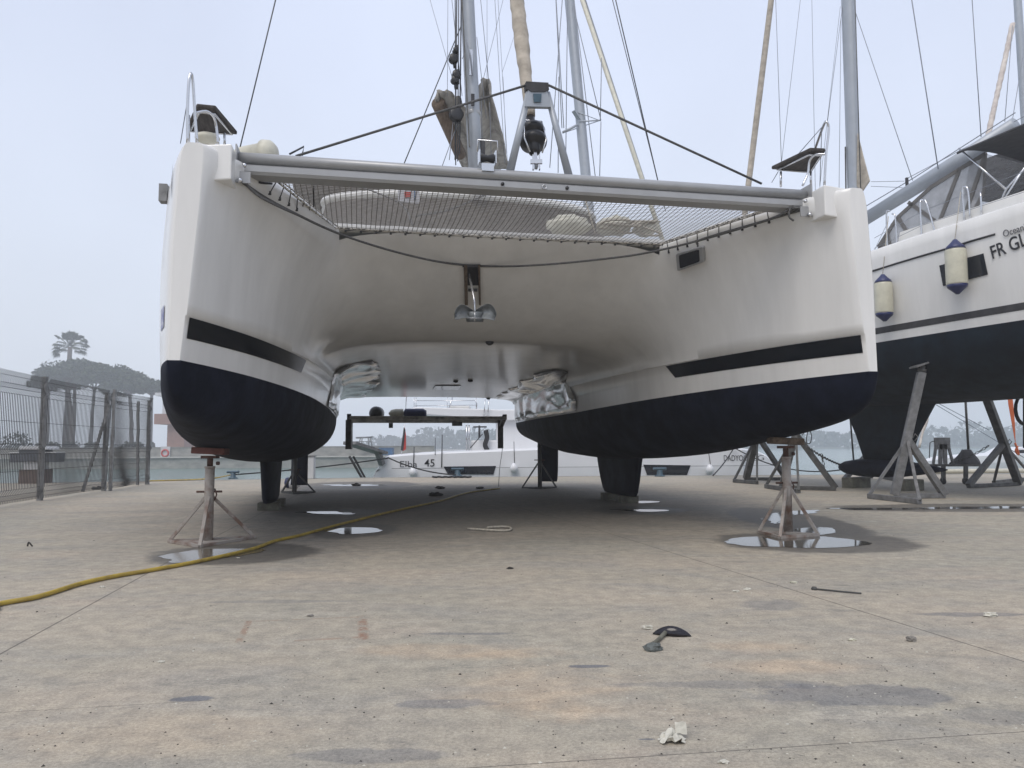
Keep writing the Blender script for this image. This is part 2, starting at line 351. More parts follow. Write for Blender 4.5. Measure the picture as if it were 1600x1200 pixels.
    L(hh, bu.inputs['Height']); L(bu.outputs[0], b.inputs['Normal'])
    return m
QE = [(-110, 16.5), (-14.4, 22.7), (-11, 23.6), (-4.3, 25.5), (45, 26.6), (120, 28.0)]   # quay edge
g = MB(); near = [(-110, -60)] + [(x, -60) for x in (-14.4, -11, -4.3, 45)] + [(120, -60)]
vs = [(x, y, 0) for x, y in near] + [(x, y, 0) for x, y in QE] + [(x, y, -3) for x, y in QE]
fs = [(i, i+1, 7+i, 6+i) for i in range(5)] + [(6+i, 7+i, 13+i, 12+i) for i in range(5)]
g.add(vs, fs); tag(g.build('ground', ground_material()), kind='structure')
# quay kerb cap
k = MB()
for (a, b2), (c, d) in zip(QE[:-1], QE[1:]):
    n = Vector((-(d-b2), c-a, 0)).normalized()*.35
    P = [Vector((a, b2, .004)), Vector((c, d, .004)), Vector((c, d, .004))-n, Vector((a, b2, .004))-n]
    k.add(P, [(0, 1, 2, 3)])
tag(k.build('quay_edge', M['conc']), kind='structure')
# water
mw = bpy.data.materials.new('harbour_water'); mw.use_nodes = True; t = mw.node_tree; b = t.nodes['Principled BSDF']
b.inputs['Base Color'].default_value = (.10, .17, .15, 1); b.inputs['Roughness'].default_value = .12; b.inputs['IOR'].default_value = 1.33
tc_ = t.nodes.new('ShaderNodeTexCoord'); nn = t.nodes.new('ShaderNodeTexNoise'); nn.inputs['Scale'].default_value = 1.6; nn.inputs['Detail'].default_value = 6
mp_ = t.nodes.new('ShaderNodeMapping'); mp_.inputs['Scale'].default_value = (.5, 1.3, 1)
t.links.new(tc_.outputs['Object'], mp_.inputs[0]); t.links.new(mp_.outputs[0], nn.inputs['Vector'])
bb = t.nodes.new('ShaderNodeBump'); bb.inputs['Strength'].default_value = .6; bb.inputs['Distance'].default_value = .15
t.links.new(nn.outputs['Fac'], bb.inputs['Height']); t.links.new(bb.outputs[0], b.inputs['Normal'])
WZ = -1.3
q = MB(); q.add([(-420, 10, WZ), (560, 10, WZ), (560, 560, WZ), (-420, 560, WZ)], [(0, 1, 2, 3)])
tag(q.build('water', mw), kind='structure')
# puddles: thin sheets of still water
mpud = bpy.data.materials.new('puddle_water'); mpud.use_nodes = True; b = mpud.node_tree.nodes['Principled BSDF']
b.inputs['Base Color'].default_value = (.085, .078, .066, 1); b.inputs['Roughness'].default_value = .05; b.inputs['IOR'].default_value = 1.33
mshal = mpud.copy(); mshal.name = 'shallow_puddle_water'; mshal.node_tree.nodes['Principled BSDF'].inputs['Roughness'].default_value = .16
mshal.node_tree.nodes['Principled BSDF'].inputs['IOR'].default_value = 1.36; mshal.node_tree.nodes['Principled BSDF'].inputs['Base Color'].default_value = (.13, .115, .09, 1)
def puddle(outline, label, amp=.02, mt=None):
    pts = [Wd(x, y, z=.004) for x, y in outline]; n = len(pts); P = [Vector(p) for p in pts]; out = []
    for i in range(n):
        a, b_, c, d = P[i-1], P[i], P[(i+1) % n], P[(i+2) % n]
        for k_ in range(8):
            t_ = k_/8; p = .5*((2*b_)+(c-a)*t_+(2*a-5*b_+4*c-d)*t_*t_+(3*b_-a-3*c+d)*t_**3)
            f = mnoise.noise(p*4)*amp*2+mnoise.noise(p*13)*amp
            f2 = mnoise.noise(p*2.3+Vector((9, 9, 9)))*.10+mnoise.noise(p*9)*.035; out.append(p+Vector((f+f2*1.3, f*.7+f2*(.5 if p.y > 9 else .22), 0)))
    for p in out: p.z = .004
    m = MB(); cc = sum(out, Vector())/len(out); m.add([cc]+out, [(0, 1+i, 1+(i+1) % len(out)) for i in range(len(out))])
    tag(m.build('puddle', mt or mpud), label, 'puddle', 'puddles on the concrete')
puddle([(1140, 847), (1170, 839), (1220, 838), (1300, 839), (1348, 845), (1352, 851), (1290, 856), (1200, 854), (1155, 851)], 'widest puddle, around the foot of the right front jack', .012)
puddle([(252, 874), (290, 860), (345, 857), (405, 858), (400, 866), (345, 872), (290, 879)], 'shallow puddle in front of the left front jack, crossed by the yellow hose', .012, mshal)
puddle([(512, 829), (545, 824), (592, 825), (590, 831), (545, 834)], 'small oval puddle beside the yellow hose in the middle of the yard', .02)
puddle([(462, 800), (510, 799), (560, 801), (550, 803.5), (490, 802.5)], 'narrow bright streak of water just beyond the left keel and hose', .04)
puddle([(950, 796), (985, 795), (1043, 797), (1020, 799.5), (975, 798.5)], 'thin puddle lying in front of the right keel', .03)
puddle([(978, 784), (1005, 782.5), (1033, 784), (1005, 786)], 'smallest sliver of water beside the block of the right keel', .03)
puddle([(1195, 806), (1230, 799), (1272, 797), (1275, 801), (1235, 805), (1218, 816), (1203, 818), (1200, 811)], 'ragged wet patch behind the right front jack', .06)
puddle([(1250, 826), (1285, 824), (1308, 832), (1290, 835), (1255, 835)], 'ragged puddle just behind the base of the right front jack', .03)
puddle([(500, 757.5), (560, 756.5), (595, 758), (555, 759.5)], 'long streak of water near the quay edge behind the left hull', .1)
puddle([(1290, 794.5), (1330, 793), (1420, 793.5), (1470, 792), (1600, 791), (1720, 791), (1600, 794), (1450, 795.5), (1340, 796.5)], 'long ribbon of water running to the right edge past the grey stand', .05)
# ---- far quay on the left
q = MB(); FY = 85
q.box((-100-9, FY+95, (WZ-1-.16)/2), (200, 190, 2.14+.0)); fq = q.build('far_quay', M['conc']); tag(fq, kind='structure')
q = MB(); q.box((-109, FY+.3, -.09), (200.1, 1.0, .12)); tag(q.build('far_quay_ledge', M['concp']), kind='structure')
q = MB(); q.box((-109, FY+4, .42), (200, .5, 1.16)); q.box((-109, FY+4, 1.03), (200, .62, .06))
tag(q.build('parapet_wall', M['conc']), 'long pale concrete parapet wall on the far quay under the pines', 'wall')
# lifebuoy on the parapet
lb = thing('lifebuoy', 'red and white lifebuoy hung on the far parapet wall', 'lifebuoy', Wd(258, 708, y=FY+3.6))
c = Wd(258, 708, y=FY+3.55); m = MB(); m.box(c+Vector((0, .06, 0)), (1.1, .05, 1.5)); m.build('panel', M['plaster'], lb)
m = MB(); m.tube([c+Vector((.38*math.cos(a), -.03, .38*math.sin(a))) for a in [i*math.pi/8 for i in range(17)]], .1, 6, False); m.build('ring', M['red'], lb)
# far shores and woods
def leafmass(m, c, r, n, size, rnd, flat=1.0, shell=.55):
    for _ in range(n):
        while True:
            p = Vector((rnd.uniform(-1, 1), rnd.uniform(-1, 1), rnd.uniform(-1, 1)))
            if shell < p.length <= 1: break
        p = Vector((p.x*r[0], p.y*r[1], p.z*r[2])); o = Vector(c)+p
        a = Vector((rnd.gauss(0, 1), rnd.gauss(0, 1), rnd.gauss(0, 1)*flat)).normalized(); b_ = a.orthogonal().normalized()
        b_.rotate(Matrix.Rotation(rnd.uniform(0, 6.28), 3, a)); s = size*rnd.uniform(.6, 1.4)
        c_ = a.cross(b_)
        m.add([o+b_*s, o+c_*s*.6, o-b_*s, o-c_*s*.6], [(0, 1, 2, 3)])
rw = random.Random(3); fw = MB()
x = -70.0
while x < 540:
    hgt = rw.uniform(6, 15)*(1.0 if x < 20 or x > 155 else .75); wd_ = rw.uniform(7, 16)
    leafmass(fw, (x, 425+rw.uniform(-15, 15), -1+hgt*.4), (wd_, 7, hgt*.6), int(150*wd_/8), 1.6, rw)
    x += wd_*rw.uniform(.5, 1.0)
tag(fw.build('far_wood', M['farwood']), 'hazy line of trees along the far shore', 'wood', kind='stuff')
q = MB(); q.box((220, 480, -1.1), (640, 140, .7)); tag(q.build('far_shore', mat('shore_earth', (.16, .15, .11), .9)), kind='structure')
# ---- umbrella pines, palm, bushes
def pine(cx, topz, cr, ch, trunks, label, seed, Yp):
    rnd = random.Random(seed); base = Vector((cx, Yp, -.1))
    tr = thing('umbrella_pine', label, 'tree', base, group='umbrella pines on the far quay')
    m = MB(); fork = topz-ch*.8
    for lean in trunks:
        p = [base+Vector((lean*.15, 0, 0)), base+Vector((lean*.4, .1, fork*.5)), Vector((cx+lean, Yp, fork))]
        m.tube(spline(p, 4), [.48-.02*i for i in range(9)], 7)
        for k_ in range(6):
            a = rnd.uniform(0, 6.28); q_ = Vector((cx+lean, Yp, fork-.3)); e_ = Vector((cx+math.cos(a)*cr*.6, Yp+math.sin(a)*cr*.5, topz-ch*.45))
            m.tube([q_, q_.lerp(e_, .5)+Vector((0, 0, -.25)), e_], [.3, .2, .12], 5)
    m.build('trunk', M['bark'], tr)
    m = MB(); 
    for k_ in range(int(46)):
        a = rnd.uniform(0, 6.28); r_ = cr*math.sqrt(rnd.random())*.86; hz = (1-(r_/cr)**2)
        c_ = (cx+math.cos(a)*r_, Yp+math.sin(a)*r_*.8, topz-ch*.95+ch*(.15+.62*hz*rnd.uniform(.55, 1.05)))
        s_ = cr*rnd.uniform(.2, .34); leafmass(m, c_, (s_*1.15, s_, s_*.62), 210, .3, rnd, shell=.3)
    m.build('crown', M['pine'], tr)
NEARER = .95
def fx(px, Yp): return Wd(px, 650, y=Yp).x
def fz(py, Yp): return Wd(150, py, y=Yp).z
for i, (px, py, rpx, hpx, tr, Yp, lab) in enumerate((
        (115, 557, 56, 46, (0, -1.6), 180, 'umbrella pine with the tallest domed crown, below the palm'),
        (166, 565, 52, 46, (1.2,), 176, 'umbrella pine with a broad crown, in the middle of the row'),
        (208, 584, 46, 36, (-.9,), 172, 'umbrella pine with the lowest crown, nearest the pink building'),
        (74, 577, 34, 40, (0,), 184, 'umbrella pine with a small crown, leftmost of the row'),
        (236, 598, 20, 22, (0,), 178, 'slender pine right beside the pink building'),
        (142, 568, 44, 48, (.6,), 188, 'umbrella pine half hidden behind the others in the row'))):
    Yp *= NEARER; pine(fx(px, Yp), fz(py, Yp), rpx/1200*Yp, hpx/1200*Yp, tr, lab, 40+i, Yp)
# palm
Yp = 190*NEARER; px_ = fx(105, Yp); pz = fz(540, Yp)
pt = thing('palm_tree', 'tall fan palm rising above the umbrella pines', 'palm tree', (px_, Yp, -.1))
m = MB(); m.tube([(px_-.2, Yp, -.1), (px_-.1, Yp, pz*.5), (px_, Yp, pz-.3)], [.7, .55, .5], 8); m.build('trunk', M['bark'], pt)
m = MB(); rnd = random.Random(5)
for k_ in range(60):
    th_ = math.radians((90, 78, 104, 62, 120, 92, 84, 8, -8, 22, 172, 188, 158, 40, 140, -32, 212, 200, -20, 97, 70, 110, 14, 166)[k_ % 24]+rnd.uniform(-4, 4)); dep = rnd.uniform(-.55, .55)
    d = Vector((math.cos(th_), dep, math.sin(th_))).normalized(); el = math.asin(d.z)
    o = Vector((px_, Yp, pz)); L1 = rnd.uniform(1.9, 2.9)*(.8 if el > .7 else 1); e_ = o+d*L1-Vector((0, 0, .2 if el < .3 else 0))
    m.tube([o, e_], .06, 3)
    side = d.cross(Vector((0, 0, 1))).normalized(); up = side.cross(d)
    for j in range(13):
        a = (j-6)/6*1.25; v_ = (d*math.cos(a)+side*math.sin(a)).normalized(); tip = e_+v_*rnd.uniform(1.3, 1.9)-Vector((0, 0, (.5 if el < .5 else .12)+.15*abs(a)))
        w_ = (d*-math.sin(a)+side*math.cos(a))*.13; mid = e_+v_*1.1
        m.add([e_, mid+w_, tip, mid-w_], [(0, 1, 2, 3)])
m.build('crown', M['palm'], pt)
rnd = random.Random(8)
for i, (px, w_) in enumerate(((118, 14), (146, 14), (208, 18), (240, 8), (20, 40), (75, 16))):
    Yb = 150*NEARER; m = MB(); o = (fx(px, Yb), Yb, .4); s_ = w_/1200*Yb
    for j in range(4): leafmass(m, (o[0]+rnd.uniform(-.6, .6)*s_, Yb+rnd.uniform(-.5, .5), .5+rnd.uniform(0, .5)), (s_*.6, 1.2, 1.4 if i != 4 else 3.2), 200, .26, rnd, shell=.2)
    bt = thing('bush', ['dark low bush behind the parapet left of the leaning fence brace', 'round low bush behind the parapet at the leaning fence brace', 'wide low bush behind the parapet near the last fence post',
              'small bush against the pink building', 'large bush at the left edge of the far quay', 'low bush below the leftmost pine'][i], 'bush', (o[0], Yb, -.1), group='bushes on the far quay')
    m.build('leaves', M['bush'], bt); m2 = MB(); m2.tube([(o[0], Yb, -.1), (o[0]+.1, Yb, .6)], .05, 5); m2.build('stem', M['bark'], bt)
# ---- building
YB = 130; bx = lambda px: fx(px, YB); bz = lambda py: Wd(250, py, y=YB).z
bd = thing('harbour_building', 'terracotta and white two storey harbour building beside the pines', 'building', (bx(300), YB, -.1))
m = MB(); x0, x1 = bx(262), bx(352); m.box(((x0+x1)/2, YB+5, bz(655)/2), (x1-x0, 10, bz(655))); m.build('lower_wall', M['brick'], bd)
m = MB(); x0b = bx(247); m.box(((x0b+x1)/2, YB+4.5, bz(655)), (x1-x0b+.3, 11.2, bz(647)-bz(663))); m.build('balcony', M['brick'], bd)
m = MB(); x0c = bx(250); m.box(((x0c+x1)/2, YB+5.6, (bz(647)+bz(617))/2), (x1-x0c, 9.6, bz(617)-bz(647)-.01)); m.build('upper_wall', M['plaster'], bd)
m = MB(); m.box(((x0c+x1)/2-.2, YB+5.4, bz(616)), (x1-x0c+1.4, 11, .55)); rf = m.build('roof', M['plaster'], bd)
m = MB(); m.box((bx(262), YB+4, bz(614)+1.5), (.2, .2, 3.1)); m.box((bx(262), YB+4, bz(614)+2.5), (1.5, .1, .1)); m.box((bx(257), YB+4, bz(614)+.6), (.1, .1, 1.3)); m.build('aerial', M['galv'], rf)
for px in (272, 312):
    m = MB(); m.box((bx(px), YB+.82, (bz(628)+bz(645))/2), (3.8, .16, bz(628)-bz(645))); wn = m.build('window', M['plaster'], bd)
    m = MB(); m.box((bx(px), YB+.76, (bz(628)+bz(645))/2), (3.4, .1, bz(629)-bz(644)-.1)); m.build('pane', mat('pale_pane', (.2, .26, .27), .15), wn)
m = MB(); m.box((bx(296), YB-.03, bz(680)), (1.5, .1, 4.2)); m.build('pillar', mat('dark_terracotta', (.17, .10, .09), .8), bd)
# ---- left fence
FP = [Vector((-7.75, 8.0, 0)), Vector((-8.5, 11.45, 0)), Wd(62, 782, z=0), Wd(162, 767, z=0), Wd(230, 757, z=0)]
FH = Wd(68, 590, y=FP[2].y).z
fn = thing('mesh_fence', 'galvanised wire mesh fence along the left of the yard with folded panels', 'fence', FP[2])
for i, p in enumerate(FP):
    m = MB(); h_ = FH if i < 3 else FH*.96; m.box(p+Vector((0, 0, h_/2)), (.085, .085, h_)); m.box(p+Vector((0, 0, h_+.01)), (.095, .095, .02)); m.build('post', M['galv'], fn)
m = MB(); p = FP[3]+Vector((.18, -.05, 0)); m.bar(p, p+Vector((.02, 0, FH*1.0)), .06, .06); m.build('post', M['galv'], fn)
m = MB(); p = FP[4]+Vector((-.02, -.3, 0)); m.bar(p+Vector((-.1, 0, 0)), p+Vector((-.16, 0, FH*.95)), .06, .06); m.build('post', M['galv'], fn)
m = MB(); m.bar(Wd(129, 768, z=0), Wd(171, 632, y=FP[3].y-.1), .06, .06); m.build('brace', M['galv'], fn)
def fold(z):
    o = 0
    for c_ in (.18, 1.0, FH-.32):
        d = abs(z-c_)
        if d < .09: o = max(o, (.09-d)/.09*.05)
    if z > FH-.16: o += (z-FH+.16)*.55
    return o
for i in range(len(FP)-1):
    a, b_ = FP[i], FP[i+1]; d = b_-a; Ln = d.length; d.normalize(); nrm = Vector((d.y, -d.x, 0)); m = MB()
    zs = [.04, .09, .18, .27, .5, .91, 1.0, 1.09, 1.5, FH-.41, FH-.32, FH-.23, FH-.16, FH-.02]
    nw = int(Ln/.065)
    wob = (0, 0, 0, .02, .05)[i+1]
    for j in range(1, nw):
        u = Ln*j/nw
        m.tube([a+d*(u+math.sin(z*3+u*2)*wob)+nrm*(fold(z)+wob*math.sin(u*2.2+z))+Vector((0, 0, z)) for z in zs], .0068, 4, False)
    for z in (.09, .18, .27, .6, .91, 1.0, 1.09, 1.5, FH-.41, FH-.32, FH-.23, FH-.1):
        m.tube([a+d*(Ln*u/8)+nrm*(fold(z)+wob*math.sin(Ln*u/8*2.2+z))+Vector((0, 0, z)) for u in range(9)], .005, 4, False)
    m.build('mesh_panel', M['wiremesh'], fn)
# ---- service pedestal behind the fence
c = Wd(55, 755, z=0); pd = thing('dock_pedestal', 'brown and grey dock service pedestal with white lid behind the mesh fence', 'pedestal', c)
m = MB(); m.box(c+Vector((0, 0, .2)), (.62, .6, .4)); m.build('base', mat('brown_panel', (.13, .09, .075), .7), pd)
m = MB(); m.box(c+Vector((.02, 0, .53)), (.42, .5, .26)); m.build('column', M['plaster'], pd)
m = MB(); m.box(c+Vector((-.02, 0, .80)), (.62, .62, .34)); m.box(c+Vector((.0, .05, .74)), (1.36, .45, .26)); m.build('cabinet', mat('slate_panel', (.09, .10, .12), .6), pd, bevel=.015)
m = MB(); m.prism([c+Vector((-.34, -.33, .975)), c+Vector((.5, -.33, .975)), c+Vector((.40, -.33, 1.07)), c+Vector((-.27, -.33, 1.07))], (0, .66, 0)); m.box(c+Vector((-.5, .04, .89)), (.34, .47, .03)); m.box(c+Vector((.5, .04, .89)), (.34, .47, .03)); m.build('lid', M['far_white'], pd)
# ================================================================ CATAMARAN ON STANDS
cat = thing('catamaran', 'big white sailing catamaran with navy bottom standing on jacks, net between its bows', 'catamaran', M=BM)
zwl = lambda b: 1.695-.016*min(b, 6.8)
ww = interp([(0, .045), (.1, .085), (.3, .16), (.6, .26), (1, .38), (1.5, .50), (2.2, .64), (2.9, .75), (4, .87), (6.5, .99), (9, 1.0), (12.5, .84)])
zk = interp([(0, 1.67), (.04, 1.50), (.12, 1.40), (.3, 1.30), (.6, 1.23), (1, 1.17), (1.6, 1.10), (2.2, 1.04), (3, .95), (4, .87), (5, .82), (6.5, .775), (8, .78), (10, .86), (12.5, 1.12)])
wwo = interp([(0, .045), (.1, .085), (.3, .15), (.6, .23), (1, .325), (1.5, .44), (2.2, .585), (2.9, .73), (4, .87), (6.5, .99), (9, 1.0), (12.5, .84)])
cs = lambda z: 3.07-.075*min(max((z-1.7)/1.6, 0), 1)
BF, ZT, ZKN = 2.22, 3.42, 2.05
zu = interp([(2.22, 3.42), (2.36, 3.24), (2.6, 3.04), (3.0, 2.82), (3.5, 2.62), (3.95, 2.475), (4.1, 2.445), (6, 2.40), (9, 2.32), (12.6, 2.22)])
nexp = interp([(2.22, 5.0), (2.6, 3.6), (3.2, 2.9), (4, 2.9), (6, 3.2), (12.6, 3.4)])
SK = 3.055-(ww(BF)+.02)
def Sw(z):
    u = min(max((z-ZKN)/(ZT-ZKN), 0), 1); return 3.055-SK*(1-u**5)**(1/5)
FAC = lambda b: 1-.2*max(0, 1-b/.05)**1.6
wkn = lambda b: ww(b)+.02+.012
g_ = lambda b: min(b/BF, 1)**.75
def w_in(z, b):
    if z <= ZKN: return ww(b)+(.02)*(z-zwl(b))/(ZKN-zwl(b))
    zz = min(z, 3.3)
    return wkn(b)+(Sw(zz)-Sw(ZKN+.001))*min(b/BF, 1)**(2.4-1.65*min(max((zz-2.3)/.9, 0), 1)**1.5)+.035*(1-g_(b))*min((z-ZKN)/.9, 1)
def w_out(z, b):
    t_ = min(max((z-zwl(b))/1.6, 0), 1)
    return wwo(b)+.01+(.05*math.sin(t_*math.pi*.8)+.03*t_)*min(b/1.0, 1)+.04*min((z-zwl(b))/.9, 1)*(1-min(b, 1))
stb = [0, .012, .035, .08, .16, .28, .42, .6, .8, 1.0, 1.2, 1.4, 1.6, 1.75, 1.9, 2.0, 2.1, BF, 2.6, 3, 3.5, 4, 4.6, 5.5, 6.5, 8, 9.5, 11, 12.5]
shell = MB()
for sg in (-1, 1):
    rows = []; rowsA = []; rowsB = []
    for b in stb:
        zd = ZT+.03+.008*b; r = []
        zl = zwl(b)
        for z in (zl, zl+.12, zl+.24, ZKN-.001, ZKN+.03, 2.2, 2.4, 2.6, 2.8, 3.0, 3.15, 3.25): r.append((-w_out(z, b), z))
        wo_ = w_out(3.25, b)
        for k in range(1, 6):
            a = k/5*math.pi/2; rr_ = min(.17, wo_*.7); r.append((-(wo_-rr_*(1-math.cos(a))), 3.25+(zd-3.25)*math.sin(a)))
        r.append((0, zd+.025*min(b, 1)))
        if b >= BF: rowsA.append([B(sg*(cs(z)-w_), b, z) for w_, z in r+[(wkn(b)*.98, zd-.02)]])
        if b > BF:
            r = [(wkn(b), ZKN+.004), (wkn(b)-.012, ZKN-.001)]+[(w_in(z, b), z) for z in (zl+.24, zl+.12, zl)]; rowsB.append([B(sg*(cs(z)-w_), b, z) for w_, z in r]); continue
        if True:
            wi = w_in(3.3, b)
            for k in range(5, -1, -1):
                a = k/5*math.pi/2; rr_ = min(.035, wi*.6); r.append((wi-rr_*(1-math.cos(a)), 3.39+(zd-3.39)*math.sin(a)))
            zs_ = (3.3, 3.22, 3.12, 3.0, 2.85, 2.7, 2.5, 2.3, 2.15, ZKN+.004)
            for z in zs_: r.append((w_in(z, b), z))
        r.append((w_in(ZKN-.001, b) if b <= BF else wkn(b)-.012, ZKN-.001))
        for z in (zl+.24, zl+.12, zl): r.append((w_in(z, b), z))
        rows.append([B(sg*(cs(z)-w_*FAC(b)), b, z) for w_, z in r])
    rowsB.insert(0, rows[-1][-5:])
    shell.grid(rows, flip=(sg > 0)); n = len(rows[0]); shell.grid(rowsA, flip=(sg > 0)); shell.grid(rowsB, flip=(sg > 0))
    shell.add(rows[0], [tuple(range(n))]); tr_ = rowsA[-1]+rowsB[-1]; shell.add(tr_, [tuple(range(len(tr_)))])
# bridgedeck between the hulls: front wall, fillets and tunnel roof in one surface
ZL = [ZKN+.004, 2.15, 2.3, 2.5, 2.7, 2.85, 3.0, 3.12, 3.22, 3.3]
AL = [math.asin(min(((z-ZKN-.004)/(ZT-ZKN))**2.5, 1)) for z in ZL]; AL += [AL[-1]+(math.pi/2-AL[-1])*i/18 for i in range(1, 19)]
rows = []
bs = [BF, 2.27, 2.33, 2.4, 2.5, 2.65, 2.8, 2.95, 3.1, 3.25, 3.4, 3.55, 3.7, 3.82, 3.92, 3.98, 4.05, 4.15, 4.4, 4.8, 5.5, 6.5, 7.5, 9, 10.5, 12.0, 12.6]
for b in bs:
    sk = 3.055-wkn(b); n_ = nexp(b); r = []
    for a in AL:
        c_ = abs(math.cos(a))**(2/n_); z_ = ZKN+.004+(zu(b)-ZKN)*abs(math.sin(a))**(2/n_); r.append(((sk+(cs(z_)-3.055))*c_, z_))
    if b == BF:
        for i, z_ in enumerate(ZL): r[i] = (cs(z_)-w_in(z_, b), z_)
        k_ = r[len(ZL)-1][0]/((sk+(cs(3.3)-3.055))*abs(math.cos(AL[len(ZL)-1]))**(2/n_))
        for i in range(len(ZL), len(r)): r[i] = (r[i][0]*k_, r[i][1])
    r[-1] = (0, zu(b)+.004)
    full = r+[(-s_, z_) for s_, z_ in r[-2::-1]]
    rows.append([B(s_, b, z_) for s_, z_ in full])
shell.grid(rows)
o = shell.build('hull', M['gel'], cat, merge=True)
import bmesh
bm_ = bmesh.new(); bm_.from_mesh(o.data)
sel = [v for v in bm_.verts if .7 < v.co.y < 3.6 and 2.12 < v.co.z < 3.29 and abs(v.co.x) < cs(v.co.z)-.2 and not v.is_boundary]
for it in range(60):
    new = [(v, sum((e_.other_vert(v).co for e_ in v.link_edges), Vector())/len(v.link_edges)) for v in sel]
    for v, c_ in new:
        k_ = .5*min(1, (v.co.y-.7)/.8)*min(1, (3.6-v.co.y)/.5)*min(1, (3.31-v.co.z)/.1)*min(1, (v.co.z-2.10)/.15); v.co = v.co.lerp(c_, max(k_, 0))
bm_.to_mesh(o.data)
from mathutils.bvhtree import BVHTree
SHELL = BVHTree.FromBMesh(bm_); bm_.free()
def shell_hit(px, py):
    o_ = BI @ CO; r_ = (BI.to_3x3() @ ray(px, py)).normalized(); h_ = SHELL.ray_cast(o_, r_); return BM @ h_[0]
def wall_at(p, sg):
    h_ = SHELL.ray_cast(BI @ p, Vector((sg, 0, 0))); return BM @ h_[0] if h_[0] is not None and h_[3] < .6 else None
# foredeck slab with rounded front lip
fd = MB(); prof = [(2.24, 3.405), (2.20, 3.42), (2.19, 3.45), (2.21, 3.48), (2.26, 3.50), (4.5, 3.53), (12.6, 3.58), (12.6, 3.42), (2.6, 3.405)]
fd.grid([[B(s_, b, z) for b, z in prof] for s_ in (-2.12, -1, 0, 1, 2.12)], closed=True, smooth=False, cap=True); fd.build('foredeck', M['gel_dull'], cat)
# bottoms
for sg in (-1, 1):
    m = MB(); rows = []
    for b in stb:
        r = []
        for k in range(25):
            a = -math.pi/2+math.pi*k/24; w_ = (ww(b) if a > 0 else wwo(b)+.01)*math.copysign(abs(math.sin(a))**.85, a); z = zwl(b)-(zwl(b)-zk(b))*abs(math.cos(a))**.9
            r.append(B(sg*(cs(z)-w_), b, z))
        rows.append(r)
    m.grid(rows, flip=sg > 0); n = len(rows[0]); m.add(rows[0], [tuple(range(n))]); m.add(rows[-1], [tuple(range(n))])
    m.build('bottom_paint', M['anti'], cat, merge=True)
    # dark stripe
    m = MB(); rows = []
    for i in range(25):
        t = i/24; r = []
        for j in range(5):
            v = j/4; b = .03+t*(2.78+.2*v); z = 1.872+.168*v; r.append(B(sg*(cs(z)-(w_in(z, b)+.004)), b, z))
        rows.append(r)
    m.grid(rows, flip=sg > 0); m.build('dark_stripe', M['film'], cat)
    # keel
    m = MB(); rows = []
    for z, b0, b1, th_ in ((1.0, 6.0, 8.5, .36), (.85, 6.0, 8.45, .33), (.7, 6.05, 8.4, .30), (.4, 6.15, 8.25, .27), (.2, 6.25, 8.1, .25), (.13, 6.32, 8.0, .2)):
        r = []
        for k in range(28):
            a = 2*math.pi*k/28; x = (1-math.cos(a))/2; y = math.sin(a)*th_/2*(1-.55*x)*1.15; r.append(B(sg*3.05+y, b0+(b1-b0)*x, z))
        rows.append(r)
    m.grid(rows, closed=True, cap=True); m.build('keel', M['anti'], cat)
    m = MB(); rows = []
    for z, b0, b1, th_ in ((1.15, 11.95, 12.45, .09), (.8, 11.95, 12.45, .09), (.4, 11.98, 12.38, .08), (.2, 12.03, 12.33, .07), (.13, 12.1, 12.28, .05)):
        r = []
        for k in range(16):
            a = 2*math.pi*k/16; x = (1-math.cos(a))/2; r.append(B(sg*2.97+math.sin(a)*th_/2+(.5-x)*.40, b0+(b1-b0)*x, z))
        rows.append(r)
    m.grid(rows, closed=True, cap=True); m.build('rudder', M['anti'], cat)
    # fairing that carries the crossbeam
    m = MB(); a0 = sg*2.95; a1 = sg*2.70
    poly = [B(a0, .10, 3.475), B(a1, .10, 3.50), B(a1, .10, 3.20), B(a0, .10, 3.17)]
    dv = B(0, .80, 0)-B(0, .10, 0)
    m.prism(poly, dv); m.build('beam_fairing', M['gel'], cat, bevel=.012)
    m = MB(); rows_=[B(sg*2.79, .3, 3.2), B(sg*2.70, .3, 3.2), B(sg*2.70, .3, 3.6), B(sg*2.79, .3, 3.6)]
    # beam end plate with bolts
    m = MB(); m.prism([B(sg*2.705, .30, 3.25), B(sg*2.705, .60, 3.25), B(sg*2.705, .60, 3.58), B(sg*2.705, .30, 3.58)], B(sg*-.012, 0, 0)-B(0, 0, 0))
    m.box(B(sg*2.64, .325, 3.30), (.12, .012, .1), BM.to_3x3()); m.build('beam_bracket', M['alu'], cat)
    m = MB(); m.lathe(B(sg*2.63, .32, 3.40), BM.to_3x3() @ Vector((0, -1, 0)), [(.018, 0), (.018, .02), (.006, .024)], 8); m.build('bolt', M['steel'], cat)
    m = MB(); m.lathe(B(sg*2.66, .31, 3.26), BM.to_3x3() @ Vector((0, -1, 0)), [(.022, 0), (.022, .03), (.01, .04)], 8); m.build('bolt', M['steel'], cat)
